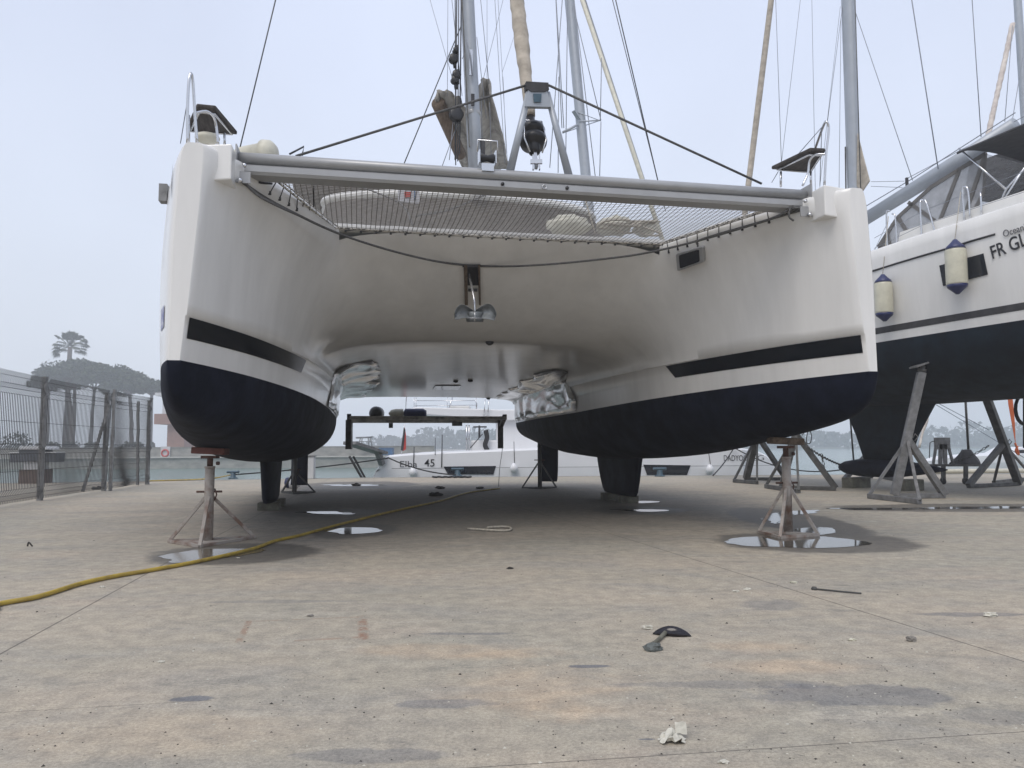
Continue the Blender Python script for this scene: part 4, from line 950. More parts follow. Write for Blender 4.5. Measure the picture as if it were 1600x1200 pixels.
film(-1, 5.6, 12.4, 1.62, 1.12, 1.7, 'reflection_sheet'); film(1, 6.6, 12.4, 1.62, .95, 5.2, 'reflection_sheet')
# underside details
def under(poly, nm, mt, th_=.015):
    m = MB(); P = [tunnel_at(x, y)[0] for x, y in poly]; m.prism([p+Vector((0, 0, -.002)) for p in P], (0, 0, -th_)); m.build(nm, mt, cat)
under([(680, 602), (720, 602), (716, 608), (676, 608)], 'escape_hatch', M['film']); 
p, _ = tunnel_at(765, 534); m = MB(); m.lathe(p, (0, 0, -1), [(.06, 0), (.05, .03), (.02, .05)], 8); m.build('skin_fitting', M['dgrey'], cat)
for x, y in ((883, 580), (735, 594), (712, 595), (763, 622)):
    p, _ = tunnel_at(x, y); m = MB(); m.lathe(p+Vector((0, 0, .01)), (0, -.4, -1), [(.05, 0), (.05, .03), (.03, .04)], 10); m.build('skin_fitting', M['dgrey'], cat)
# swim platform at the stern
m = MB(); m.bar(B(-1.85, 13.0, 1.64), B(1.95, 13.0, 1.64), .12, .085); m.bar(B(-1.85, 12.3, 1.70), B(1.95, 12.3, 1.70), .1, .08); pf = m.build('stern_platform', M['palebeam'], cat)
for s_ in (-1.86, 1.93):
    m = MB(); m.bar(B(s_, 13.0, 1.67), B(s_, 13.0, .95), .14, .18); m.bar(B(s_, 13, 1.5), B(s_, 12.4, 1.75), .1, .1); m.build('platform_arm', M['brownbeam'], cat)
m = MB(); m.box(B(-.85, 12.9, 1.53), (.1, .1, .12), X3); m.build('platform_clamp', M['galvd'], cat); m = MB(); m.box(B(.8, 12.9, 1.57), (.25, .1, .1), X3); m.build('platform_clamp', M['galvd'], cat)
m = MB(); m.lathe(B(-1.25, 12.9, 1.84), X3 @ Vector((.3, 1, 0)), [(.02, 0), (.12, .02), (.17, .1), (.17, .3), (.05, .4)], 18); tag(m.build('platform_fender', M['black']), 'round black fender on the stern platform under the catamaran', 'fender')
fl = thing('long_fender', 'cream and navy covered fender lying on the stern platform', 'fender', B(-.5, 12.95, 1.70))
m = MB(); m.lathe(B(-.55, 12.95, 1.83), X3 @ Vector((1, 0, 0)), [(.02, 0), (.12, .05), (.125, .12), (.125, .5), (.08, .58)], 16); m.build('cover', M['navy'], fl)
m = MB(); m.lathe(B(-.545, 12.95, 1.83), X3 @ Vector((-1, 0, 0)), [(.118, 0), (.118, .18), (.09, .3), (.02, .36)], 16); m.build('body', M['cream'], fl)
m = MB(); m.box(B(1.15, 13, 1.72), (.2, .15, .04), X3); m.build('cleat', M['black'], pf)
# blocks under the keels
for sg, lab in ((-1, 'worn block under the left keel'), (1, 'pale block under the right keel')):
    kb = thing('keel_block', lab, 'block', B(sg*3.05, 6.9, 0), BPSI, 'blocks under the keels')
    m = MB(); m.box(B(sg*3.05, 6.75, .063), (.34, .28, .126), X3); m.build('timber', M['block'], kb, bevel=.008)
    m = MB(); m.box(B(sg*3.05, 7.6, .063), (.34, .28, .126), X3); m.build('timber', M['block'], kb, bevel=.008)
# ================================================================ STANDS
def hullz(p):
    q = BI @ Vector(p); w_ = abs(abs(q.x)-3.07); W_ = ww(q.y); s_ = min(w_/W_, .999)**(1/.85)
    return zwl(q.y)-(zwl(q.y)-zk(q.y))*max(1-s_*s_, 0)**.45
def tri_jack(base, corners, label, top=None, col=.05, mats=('jack', 'rust', 'jack'), pad='redwood', grp='tripod jacks under the catamaran', plate=True, padsz=(.36, .16, .07), jh=.47):
    base = Vector(base); zt_ = top or hullz(base); J = thing('boat_jack', label, 'boat stand', base, group=grp)
    m = MB(); m.tube([base+Vector((0, 0, .01)), base+Vector((0, 0, zt_*.80))], col, 16); m.tube([base+Vector((0, 0, zt_*.78)), base+Vector((0, 0, zt_*.80))], col*1.12, 16); m.build('column', M[mats[0]], J)
    m = MB(); m.tube([base+Vector((0, 0, zt_*.8)), base+Vector((0, 0, zt_-padsz[2]-.02))], col*.62, 12); m.box(base+Vector((0, 0, zt_-padsz[2]-.035)), (.16, .12, .03)); m.build('screw', M[mats[1]], J)
    m = MB(); m.lathe(base+Vector((col+.02, 0, zt_*.83)), (1, 0, 0), [(.02, 0), (.02, .03)], 8); m.tube([base+Vector((-.13, -.02, zt_*.53)), base+Vector((.13, .02, zt_*.53))], .012, 6)
    m.tube([base+Vector((col, .02, zt_*.56)), base+Vector((col+.03, 0, zt_*.5)), base+Vector((col+.01, 0, zt_*.44))], .008, 5); m.build('pin', M['rust'], J)
    m = MB(); m.box(base+Vector((0, 0, zt_-padsz[2]/2-.004)), padsz, Matrix.Rotation(.05, 3, 'Y')); m.build('pad', M[pad], J, bevel=.008)
    jz = base+Vector((0, 0, zt_*jh))
    for c in corners:
        c = Vector(c); d = (c-base); d.z = 0; m = MB(); m.bar(jz+d.normalized()*col*.8, Vector((c.x, c.y, .015)), .032, .032); m.build('leg', M[mats[2]], J)
    m = MB()
    for i in range(3): a, b_ = Vector(corners[i]), Vector(corners[(i+1) % 3]); a.z = b_.z = .018; m.bar(a, b_, .035, .03)
    m.build('base_frame', M[mats[2]], J)
    if plate: m = MB(); m.prism([Vector((c[0], c[1], .006)) for c in corners], (0, 0, .014)); m.build('base_plate', M['jack'], J)
    return J
lb_ = Wd(325, 847, z=0)
tri_jack(lb_, [Wd(264, 848, z=0), Wd(376, 847, z=0)+Vector((.05, .3, 0)), Wd(312, 856, z=0)], 'rusty cream tripod jack with reddish plank under the left bow, on a sandy base plate')
rb_ = Wd(1232, 835, z=0)
tri_jack(rb_, [Wd(1185, 833, z=0), Wd(1279, 838, z=0), Wd(1219, 842, z=0)], 'grey tripod jack with thick wooden block under the right bow, standing in a puddle', pad='wood', padsz=(.36, .22, .075), plate=False)
lj = B(-3.0, 11.2, 0); tri_jack(lj, [lj+Vector((-.35, .25, 0)), lj+Vector((.4, .2, 0)), lj+Vector((.1, -.4, 0))], 'dark tripod jack under the left stern, behind the left keel', mats=('galvd', 'galvd', 'galvd'), pad='dgrey', plate=False, padsz=(.2, .2, .05), col=.05)
rj = B(2.62, 11.6, 0); tri_jack(rj, [rj+Vector((-.42, .1, 0)), rj+Vector((.4, .15, 0)), rj+Vector((.0, -.4, 0))], 'dark tripod jack under the right stern, beside the right rudder', top=1.27, mats=('galvd', 'galvd', 'galvd'), pad='dgrey', plate=False, padsz=(.2, .2, .05), col=.05)
# leaning three legged yard stands
def yard_stand(top, cb, c1, c2, c3, label, jf=.45, padl=True, mt='galvd', w_=.165):
    S = thing('yard_stand', label, 'boat stand', cb, group='leaning steel stands under the grey keeled yacht')
    top, cb, c1, c2, c3 = map(Vector, (top, cb, c1, c2, c3)); j = cb.lerp(top, jf)
    m = MB(); m.bar(cb+Vector((0, 0, .06)), top, w_, w_*.85); m.build('column', M[mt], S, bevel=.008)
    for c, ww_ in ((c1, .05), (c2, .05), (c3, .11)):
        m = MB(); m.bar(j, c+Vector((0, 0, .06)), ww_, ww_); m.build('leg', M[mt], S)
    m = MB(); m.bar(c1+Vector((0, 0, .05)), c2+Vector((0, 0, .05)), .09, .09); m.bar(cb+Vector((0, 0, .05)), c3+Vector((0, 0, .05)), .085, .085); m.build('base_frame', M[mt], S, bevel=.006)
    m = MB(); m.tube([j+Vector((.1, 0, .02)), j+Vector((.15, 0, .1)), j+Vector((.2, 0, .04)), j+Vector((.14, 0, -.03))], .012, 6); m.build('chain_hook', M['galv'], S)
    if padl:
        d = (top-cb).normalized(); m = MB(); m.tube([top-d*.05, top+d*.16], .045, 10); m.lathe(top+d*.02, d, [(.075, 0), (.075, .05)], 10); m.build('screw', M['galv'], S)
        m = MB(); m.box(top+d*.17, (.42, .3, .03), Matrix.Rotation(-.35, 3, 'Y')); m.build('pad', M['galv'], S)
    return S
# ================================================================ MONOHULL YACHT
MA = Vector((.45, -.893, 0)).normalized(); MN = Vector((MA.y, -MA.x, 0)); MK = Vector((8.45, 17.3, 0))
MM = Matrix(((MA.x, MN.x, 0, MK.x), (MA.y, MN.y, 0, MK.y), (0, 0, 1, 0), (0, 0, 0, 1))); MI = MM.inverted()
def Y_(t, p, z): return MM @ Vector((t, p, z))
def Yd(px, py, **k):
    (n, v), = k.items(); i = 'tpz'.index(n); o = MI @ CO; r = MI.to_3x3() @ ray(px, py); return MM @ (o+r*((v-o[i])/r[i]))
yacht = thing('sailing_yacht', 'white single hulled yacht with dark keel and grey canopy on stands at the right', 'sailing yacht', MK)
hb = interp([(-5.9, .02), (-5, .62), (-4, 1.12), (-2, 1.82), (0, 2.2), (2, 2.38), (4, 2.4), (6, 2.25), (7, 2.15)])
shz = interp([(-5.9, 5.1), (-3, 4.85), (0, 4.72), (3, 4.84), (7, 5.05)])
ybz = interp([(-5.9, 3.2), (-5, 2.65), (-3.5, 2.2), (-1.5, 1.93), (0.5, 1.86), (3, 1.88), (5, 2.15), (7, 2.75)])
ywl = lambda t: 2.98+.012*t
ts = [-5.9+12.9*i/40 for i in range(41)]
def yw(t, z):
    if z >= ywl(t): u = (z-ywl(t))/(shz(t)-ywl(t)); return hb(t)*(.93+.07*math.sin(min(u, 1)*math.pi/2))
    return hb(t)*.93*math.sin(math.acos(min(max((z-ybz(t))/(ywl(t)-ybz(t)), 0), 1)) * -1 + math.pi/2)
m = MB()
for sg in (-1, 1):
    rows = [[Y_(t, sg*yw(t, z), z) for z in [ywl(t)+(shz(t)-ywl(t))*k/10 for k in range(11)]]+[Y_(t, sg*(hb(t)-.05), shz(t)+.04), Y_(t, sg*max(hb(t)-.14, 0), shz(t)+.05), Y_(t, 0, shz(t)+.14)] for t in ts]
    m.grid(rows, flip=sg < 0)
tr = [Y_(7, p, z) for p, z in ((-2.1, 5.05), (-2.0, 3.06), (2.0, 3.06), (2.1, 5.05))]; m.add(tr, [(0, 1, 2, 3)])
m.build('topsides', M['gel'], yacht, merge=True)
m = MB(); rows = []
for t in ts:
    r = []
    for k in range(25):
        a = -math.pi/2+math.pi*k/24; zl_ = ywl(t); r.append(Y_(t, .93*hb(t)*math.copysign(abs(math.sin(a))**.9, a), zl_-(zl_-ybz(t))*abs(math.cos(a))**.85))
    rows.append(r)
m.grid(rows); m.add(rows[-1], [tuple(range(25))]); m.build('bottom_paint', M['anti_teal'], yacht)
def band(z0, z1, t0, t1, nm, mt, rel=False):
    m = MB(); rows = []
    for i in range(31):
        t = t0+(t1-t0)*i/30; zz = [(z0+(z1-z0)*k/3)+(shz(t) if rel else ywl(t)) for k in range(4)]; rows.append([Y_(t, yw(t, z)+.006, z) for z in zz])
    m.grid(rows); m.build(nm, mt, yacht)
band(.16, .28, -5.7, 7, 'boot_stripe', M['dgrey'])
def ysurf(px, py, off=.0):
    prev = None
    for i in range(1300):
        t = -5.5+12.4*i/1300; p = MI @ Yd(px, py, t=t); d = p.y-yw(t, p.z)
        if prev is not None and prev*d <= 0 and p.y > 0: return Y_(t, p.y+off, p.z)
        prev = d
    return Yd(px, py, p=2.2)
def ypatch(poly, nm, mt, off=.006, th_=.004, par=None):
    P = [ysurf(x, y, off) for x, y in poly]; m = MB(); m.prism(P, MN*th_); return m.build(nm, mt, par or yacht)
m = MB(); P = [ysurf(x, y, .004) for x, y in ((1362, 424), (1400, 412), (1440, 400), (1480, 388.5), (1520, 376), (1555, 366))]; m.tube(P, .018, 6); m.build('cove_stripe', M['text'], yacht)
ypatch([(1468, 415), (1537, 396), (1544, 429), (1474, 447)], 'hull_window', M['glass'])
# lettering on the yacht
def lettering(txt, p0, p1, hgt, nrm, name, par, mt, font_bold=0, shear=0, off=.01, up=None, spacing=1.0):
    cu = bpy.data.curves.new(name, 'FONT'); cu.body = txt; cu.size = 1; cu.extrude = .004/hgt; cu.offset = font_bold; cu.space_character = spacing; cu.shear = shear
    tmp = bpy.data.objects.new('tmp', cu); sc.collection.objects.link(tmp); bpy.context.view_layer.update()
    me = bpy.data.meshes.new_from_object(tmp.evaluated_get(bpy.context.evaluated_depsgraph_get())); bpy.data.objects.remove(tmp)
    xs = [v.co.x for v in me.vertices]; ys = [v.co.y for v in me.vertices]; x0_, x1_ = min(xs), max(xs); y0_, y1_ = min(ys), max(ys)
    ex = (p1-p0); Lx = ex.length; ex.normalize(); nrm = nrm.normalized(); ey = nrm.cross(ex).normalized()
    root = par
    while root.parent is not None: root = root.parent
    I = root.matrix_basis.inverted(); kx = Lx/(x1_-x0_); ky = hgt/(y1_-y0_)
    for v in me.vertices:
        v.co = I @ (p0+ex*((v.co.x-x0_)*kx)+ey*((v.co.y-y0_)*ky)+nrm*(off+v.co.z*hgt))
    me.materials.clear(); me.materials.append(mt); o = bpy.data.objects.new(name, me); sc.collection.objects.link(o); o.parent = par; return o
a, b_ = ysurf(1552, 405), ysurf(1599, 386)
hh = (ysurf(1550, 384)-ysurf(1553, 405)).length
lettering('FR GL', a, a+(b_-a)*1.16, hh, MN, 'registration_letters', yacht, M['text'], .008, 0, .012)
a, b_ = ysurf(1569, 371), ysurf(1598, 361); lettering('Oceanis', a, a+(b_-a)*1.35, hh*.5, MN, 'model_lettering', yacht, M['textg'], 0, 0, .012)
# keel and bulb
m = MB(); rows = []
for z, t0, t1, th_ in ((2.15, -1.25, 1.35, .32), (1.9, -1.15, 1.2, .3), (1.2, -.85, .75, .24), (.6, -.65, .5, .2)):
    rows.append([Y_(t0+(t1-t0)*(1-math.cos(2*math.pi*k/24))/2, math.sin(2*math.pi*k/24)*th_/2, z) for k in range(24)])
m.grid(rows, closed=True, cap=True); kl = m.build('keel', M['anti_teal'], yacht)
m = MB(); m.grid([[Y_(t, r_*math.cos(a)*1.25, .47+r_*.85*math.sin(a)) for a in [2*math.pi*k/20 for k in range(20)]] for t, r_ in ((-1.35, .02), (-1.3, .09), (-1.15, .17), (-.8, .235), (-.2, .25), (.3, .22), (.8, .14), (1.15, .07), (1.35, .015))], closed=True, cap=True); m.build('bulb', M['anti'], kl)
m = MB(); m.grid([[Y_(5.6+(.6-.1*i)*(1-math.cos(2*math.pi*k/16))/2, math.sin(2*math.pi*k/16)*.05, z) for k in range(16)] for i, z in enumerate((2.4, 1.6, .8))], closed=True, cap=True); m.build('rudder', M['anti_teal'], yacht)
for i, t in enumerate((-.9, .45)):
    m = MB(); m.box(Y_(t, 0, .12), (.3, .62, .24), MM.to_3x3()); bl = thing('bulb_block', ['block under the blunt front of the yacht keel bulb', 'block under the tapering tail of the yacht keel bulb'][i], 'block', Y_(t, 0, 0), group='blocks under the yacht keel'); m.build('timber', M['block'], bl, bevel=.01)
# cabin, deck gear
m = MB(); m.grid([[Y_(t, p, z+shz(t)) for p, z in ((-1.5*f, .0), (-1.35*f, .34*f), (0, .45*f), (1.35*f, .34*f), (1.5*f, .0))] for t, f in ((-3.2, .4), (-2.5, .8), (-1, .95), (1.4, 1), (1.9, 1))], smooth=False, cap=True); m.build('coachroof', M['gel_dull'], yacht)
m = MB(); m.grid([[Y_(t, p, z+shz(t)) for p, z in ((1.5, .02), (1.45, .36), (1.9, .36), (2.02, .02))] for t in (1.9, 3, 6.5)], smooth=False, cap=True); m.grid([[Y_(t, p, z+shz(t)) for p, z in ((-2.02, .02), (-1.9, .36), (-1.45, .36), (-1.5, .02))] for t in (1.9, 3, 6.5)], smooth=False, cap=True); m.build('cockpit_coaming', M['gel_dull'], yacht)
# mast and boom
mbse = Yd(1335, 300, p=0); mtop = Yd(1325, 0, p=0.0); md_ = (mtop-mbse).normalized(); ft = mbse-md_*2.2
m = MB(); m.grid([[ft+md_*(i*2.2)+MM.to_3x3() @ Vector((.17*math.cos(a), .125*math.sin(a), 0)) for a in [2*math.pi*k/20 for k in range(20)]] for i in range(10)], closed=True, cap=True); ym = m.build('mast', M['aluw'], yacht)
m = MB(); m.bar(Yd(1324, 232, p=0)+MM.to_3x3() @ Vector((.05, .13, 0)), Yd(1325, 300, p=0)+MM.to_3x3() @ Vector((.05, .13, 0)), .02, .04); m.tube([Yd(1335, -40, p=.14), Yd(1345, 300, p=.14)], .012, 5); m.build('mast_track', M['galvd'], ym)
ba, bb_ = Yd(1343, 348, p=0), Yd(1540, 225, p=0); bb_ = ba+(bb_-ba)*1.2
m = MB(); m.tube([ba, bb_], [.145, .16], 20); m.build('boom', M['aluw'], yacht)
m = MB(); m.tube([ba+Vector((0, 0, .3)), ba.lerp(bb_, .4)+Vector((0, 0, .24)), bb_+Vector((0, 0, .25))], .010, 6); m.build('boom_line', M['wireg'], yacht)
m = MB(); m.prism([Yd(1341, 208, p=.05), Yd(1350, 245, p=.05), Yd(1360, 283, p=.05), Yd(1347, 302, p=.05), Yd(1340, 290, p=.05)], MN*.04); m.build('storm_sail_bag', M['tan'], yacht, bevel=.01)
m = MB(); m.tube([Yd(1361, 284, p=.05), Yd(1413, 283, p=.05)], .006, 5); m.tube([Yd(1361, 291, p=.05), Yd(1410, 293, p=.05)], .006, 5); m.tube([Yd(1417, 279, p=.05), Yd(1600, 182, p=.05)], .007, 5); m.build('reef_line', M['wireg'], yacht)
m = MB(); m.box(Yd(1417, 284, p=.05), (.05, .05, .18)); m.build('reef_block', M['dgrey'], yacht)
bow = Y_(-5.85, 0, 5.2); d1 = Wd(1170, 283, y=22.0); 
m = MB(); p0 = Yd(1160, 365, t=-5.6); p1 = Yd(1205, 0, t=-4.8); dd = (p1-p0); m.tube([bow, p0.lerp(bow, .5), p0, p0+dd*.5, p1, p1+dd*.35], [.03, .06, .085, .09, .085, .08], 14); m.build('furled_headsail', M['tan'], yacht)
for (a, b_, r_) in (((1337, 20), (1426, 282), .008), ((1420, -30), (1466, 264), .012), ((1517, -30), (1533, 214), .009), ((1211, -30), (1221, 255), .008), ((1254, -30), (1221, 255), .006), ((1268, -30), (1274, 300), .006),
                    ((1317, 5), (1293, 190), .006), ((1314, 30), (1311, 300), .006), ((1313, 10), (1280, 300), .005)):
    m = MB(); m.tube([Yd(*a, p=.1), Yd(*b_, p=.4)], r_, 5); m.build('shroud', M['wireg'], yacht)
# sprayhood with clear windows
sp = [(1372, 386), (1402, 340), (1455, 292), (1503, 262), (1540, 240), (1537, 300), (1515, 345), (1470, 362), (1425, 380)]
SH = thing('x', None, None); bpy.data.objects.remove(SH)
PP = [Yd(x, y, p=1.15) for x, y in sp]
m = MB(); m.prism(PP, MN*.008); hood = m.build('sprayhood_window', M['vinyl'], yacht)
m = MB(); QQ = [Y_((MI @ p).x, -1.15, p.z) for p in PP]; m.prism(QQ, MN*.008)
m.build('sprayhood_window', M['vinyl'], yacht)
m = MB()
for i in (0, 1, 2, 3): m.add([PP[i], PP[i+1], QQ[i+1], QQ[i]], [(0, 1, 2, 3)])
m.build('sprayhood_top', M['vinyl'], yacht)
m = MB()
for l in (sp[:5], [sp[0], sp[8], sp[7], sp[6], sp[5], sp[4]], [(1403, 340), (1428, 380)], [(1500, 262), (1462, 362)], [(1540, 240), (1502, 352)], [(1419, 316), (1460, 345)], [(1395, 350), (1375, 388)], [(1386, 362), (1392, 388)]):
    P = [Yd(x, y, p=1.17) for x, y in l]
    for a, b_ in zip(P[:-1], P[1:]): m.bar(a, b_, .015, .075)
m.build('sprayhood_trim', M['grim'], yacht)
# canopy over the cockpit
def canopy(t0, t1, z0, z1, w_, nm, mt, th_=.03, drop=.35):
    m = MB(); rows = []
    for i in range(9):
        t = t0+(t1-t0)*i/8; z = z0+(z1-z0)*i/8; rows.append([Y_(t, w_*math.sin(a), z-drop*(1-math.cos(a))**1.0) for a in [math.radians(-80+160*k/16) for k in range(17)]])
    m.grid(rows); o = m.build(nm, mt, yacht); q = o.modifiers.new('t', 'SOLIDIFY'); q.thickness = th_; return o
c0 = MI @ Yd(1503, 231, p=1.3); c1 = MI @ Yd(1600, 184, p=1.3)
canopy(c0.x, c0.x+(c1.x-c0.x)*2.2, c0.z+.10, c0.z+.10+(c1.z-c0.z)*1.2, 1.5, 'bimini_top', M['dgrey'], drop=.28)
pl = [(1515, 258), (1556, 242), (1640, 222), (1700, 225), (1700, 338), (1600, 326), (1556, 318), (1506, 310)]
m = MB(); m.prism([Yd(x, y, p=-1.1) for x, y in pl], MN*.01); m.build('cockpit_curtain', M['dgrey'], yacht)
for l, r_ in (([(1498, 232), (1572, 296)], .02), ([(1612, 250), (1572, 296), (1552, 342)], .02), ([(1548, 345), (1600, 262)], .016)):
    m = MB(); m.tube([Yd(x, y, p=1.3) for x, y in l], r_, 8); m.build('canopy_frame', M['steel'], yacht)
for l in ([(1441, 382), (1438, 318), (1442, 314), (1448, 318), (1464, 372)], [(1508, 350), (1504, 300), (1508, 292), (1513, 300), (1516, 345)], [(1387, 398), (1385, 335), (1390, 330)], [(1402, 392), (1399, 340), (1394, 334)], [(1532, 300), (1534, 336)]):
    m = MB(); m.tube(spline([Yd(x, y, p=2.0) for x, y in l], 4), .016, 7); m.build('stanchion', M['steel'], yacht)
for a, b_ in (((1366, 372), (1441, 330)), ((1441, 330), (1600, 268)), ((1366, 388), (1441, 352)), ((1441, 352), (1600, 300)), ((1362, 400), (1388, 345))):
    m = MB(); m.tube([Yd(*a, p=2.0), Yd(*b_, p=2.0)], .005, 5); m.build('lifeline', M['wireg'], yacht)
# fenders hanging on the yacht
def hang_fender(px, y0, y1, wpx, ytop, label):
    a, b_ = ysurf(px, y0, .16), ysurf(px, y1, .16); b_ = Vector((a.x, a.y, b_.z)); H = a.z-b_.z; r_ = wpx/2/1200*a.y*1.0
    F = thing('fender', label, 'fender', b_, group='cream and navy fenders hung along the yacht')
    m = MB(); m.lathe(b_+Vector((0, 0, .16*H)), (0, 0, 1), [(r_*.97, 0), (r_, .04), (r_*1.01, H*.35), (r_, H*.62), (r_*.97, H*.66)], 24); m.build('body', M['fenderw'], F)
    m = MB(); m.lathe(b_+Vector((0, 0, .17*H)), (0, 0, -1), [(r_*.99, 0), (r_*.9, .05*H), (r_*.45, .12*H), (.03, .17*H)], 24); m.build('lower_cap', M['navy'], F)
    m = MB(); m.lathe(b_+Vector((0, 0, .81*H)), (0, 0, 1), [(r_*.99, 0), (r_*.85, .06*H), (r_*.4, .14*H), (.03, .19*H)], 24); m.build('upper_cap', M['navy'], F)
    m = MB(); m.tube([b_+Vector((0, 0, H)), Yd(px, ytop, p=2.02)], .007, 5); m.build('rope', M['ropew'], F)
hang_fender(1388, 430, 505, 27, 338, 'cream fender with navy ends hanging left of the dark hull window')
hang_fender(1501, 376, 463, 31, 300, 'cream fender with navy ends hanging over the dark hull window')
# its stands
yard_stand(Wd(1440, 582, y=14.3), Wd(1398, 779, z=0), Wd(1358, 779, z=0), Wd(1437, 788, z=0), Wd(1487, 781, z=0)+Vector((.1, .4, 0)), 'big leaning steel stand with blue smear holding the near side of the yacht', .47, mt='galv')
yard_stand(Wd(1196, 625, y=20.4), Wd(1166, 751, z=0), Wd(1147, 754, z=0), Wd(1183, 757, z=0), Wd(1228, 751, z=0), 'steel stand farthest back, behind the right front jack to its left', .58, False)
yard_stand(Wd(1258, 620, y=17.3), Wd(1222, 765, z=0), Wd(1197, 763, z=0), Wd(1248, 771, z=0), Wd(1306, 767, z=0), 'steel stand directly behind the right front jack with a chain on its long leg', .60, False)
yard_stand(Wd(1385, 640, y=21.0), Wd(1352, 750, z=0)+Vector((.4, .6, 0)), Wd(1380, 748, z=0), Wd(1400, 752, z=0), Wd(1320, 752, z=0), 'steel stand half hidden behind the yacht keel', .55, False)
yard_stand(Wd(1538, 612, y=17.6), Wd(1592, 759, z=0), Wd(1553, 757, z=0), Wd(1615, 750, z=0), Wd(1513, 763, z=0), 'dark steel stand on the far side of the yacht at the right edge', .46, False)
def chain(a, b_, sag, label, name='chain', nlk=None):
    P = sagline(a, b_, sag, 40); Ln = sum((P[i+1]-P[i]).length for i in range(40)); n = nlk or int(Ln/.075); m = MB()
    for i in range(n):
        u = i/n*40; k = min(int(u), 39); p = P[k].lerp(P[k+1], u-k); d = (P[k+1]-P[k]).normalized(); x = d.orthogonal().normalized(); y = d.cross(x); s_ = x if i % 2 else y
        m.tube([p+d*.045*math.cos(a_)+s_*.026*math.sin(a_) for a_ in [j*math.pi/4 for j in range(9)]], .009, 4, False)
    tag(m.build(name, M['galvd']), label, 'chain', 'chains between the stands')
chain(Wd(1261, 698, y=17.0), Wd(1348, 732, y=19.5), .12, 'chain stretched from the stand behind the right jack toward the yacht keel')
chain(Wd(1284, 712, y=17.2), Wd(1291, 748, y=17.2), .0, 'short chain hanging straight down from the stretched chain')
chain(Wd(1490, 722, y=18), Wd(1548, 694, y=17.8), .05, 'chain running from the trolley up to the rightmost stand')
# ================================================================ BACKGROUND CATAMARAN IN THE WATER
EY = 27.3
def E(px, py, y=EY): return Wd(px, py, y=y)
ec = thing('moored_catamaran', 'white catamaran moored stern to the left along the quay behind the yard', 'catamaran', (2.5, 29.5, WZ))
def shx(px): return interp([(583, 745), (603, 713), (650, 709), (760, 704), (880, 700), (1050, 698.5), (1130, 699), (1180, 703), (1208, 712), (1224, 728), (1232, 745)])(px)
m = MB(); rows = []
pxs = [583, 588, 595, 603, 630, 680, 760, 840, 920, 1000, 1080, 1130, 1160, 1180, 1196, 1208, 1218, 1226, 1232]
for px in pxs:
    top_ = E(px, shx(px)); u = (px-583)/(1232-583); hw = .92 if u < .9 else .95*max(.05, (1-u)*6.5); hw = max(min(hw, .95), .04)
    zc = top_.z; x = top_.x; zb_ = WZ-.15; mid = EY+.9
    r = [(mid-hw*.85, zb_), (mid-hw*.9, -.30), (mid-hw*.97, -.27), (mid-hw, .2), (mid-hw, zc-.05 if zc > .1 else zc), (mid-hw+.06, zc), (mid, zc+.03), (mid+hw-.06, zc), (mid+hw, zc-.05), (mid+hw*.9, zb_)]
    rows.append([Vector((x, y, max(z, zb_) if z <= zc+.05 else zc)) for y, z in r])
m.grid(rows, smooth=False, cap=True); m.build('near_hull', M['far_white'], ec)
m = MB(); m.grid([[p+Vector((0, 5.3, 0)) for p in r] for r in rows], smooth=False, cap=True); m.build('far_hull', M['far_white'], ec)
xa = E(600, 700).x; xb = E(1150, 700).x
m = MB(); m.box(((xa+xb)/2+1.0, EY+3.55, .45), (xb-xa-5.5, 5.0, .55)); m.build('bridgedeck', M['far_white'], ec)
ys_ = EY-.02
def flat(poly, nm, mt, y=ys_, th_=.02, par=ec):
    m = MB(); m.prism([Wd(a, b_, y=y) for a, b_ in poly], (0, -th_, 0)); return m.build(nm, mt, par)
flat([(693, 729), (775, 728), (771, 741), (700, 741)], 'hull_window', M['glass'])
flat([(1005, 726), (1079, 727), (1073, 742), (1011, 742)], 'hull_window', M['glass'])
m = MB(); m.tube([Wd(612, 732, y=ys_), Wd(1225, 727, y=ys_)], .008, 4); m.build('rub_line', M['galv'], ec)
FN = Vector((0, -1, 0))
lettering('Elba', Wd(625, 730, y=ys_), Wd(652, 730, y=ys_), .22, FN, 'name_lettering', ec, M['textg'], 0)
lettering('45', Wd(663, 729, y=ys_), Wd(679, 729, y=ys_), .26, FN, 'number_lettering', ec, M['text'], .003)
lettering('DADYOO', Wd(1131, 720, y=ys_), Wd(1168, 720, y=ys_), .20, FN, 'name_lettering', ec, M['textg'], 0)
lettering('LG', Wd(1176, 720, y=ys_), Wd(1194, 719, y=ys_), .18, FN, 'port_lettering', ec, M['textg'], 0)
# superstructure
def slab(px0, px1, z0, z1, y0, y1, nm, mt, bev=.05, par=ec):
    x0, x1 = Wd(px0, 690, y=y0).x, Wd(px1, 690, y=y0).x; m = MB(); m.box(((x0+x1)/2, (y0+y1)/2, (z0+z1)/2), (x1-x0, y1-y0, z1-z0)); return m.build(nm, mt, par, bevel=bev)
zz = lambda py, y: Wd(700, py, y=y).z
y1_ = 28.4
m = MB(); m.prism([Wd(632, 641, y=y1_), Wd(650, 636, y=y1_), Wd(780, 640, y=y1_), Wd(1000, 640, y=y1_), Wd(1000, 656, y=y1_), Wd(775, 657, y=y1_), Wd(700, 650, y=y1_), Wd(640, 646, y=y1_)], (0, 4.2, 0)); m.build('hardtop', M['far_white'], ec, bevel=.03)
slab(775, 1040, .6, zz(655, 28.6), 28.6, 32.4, 'saloon', M['far_white'])
slab(735, 778, .6, zz(688, 28.6), 28.6, 32.4, 'cockpit_seat', M['far_white'])
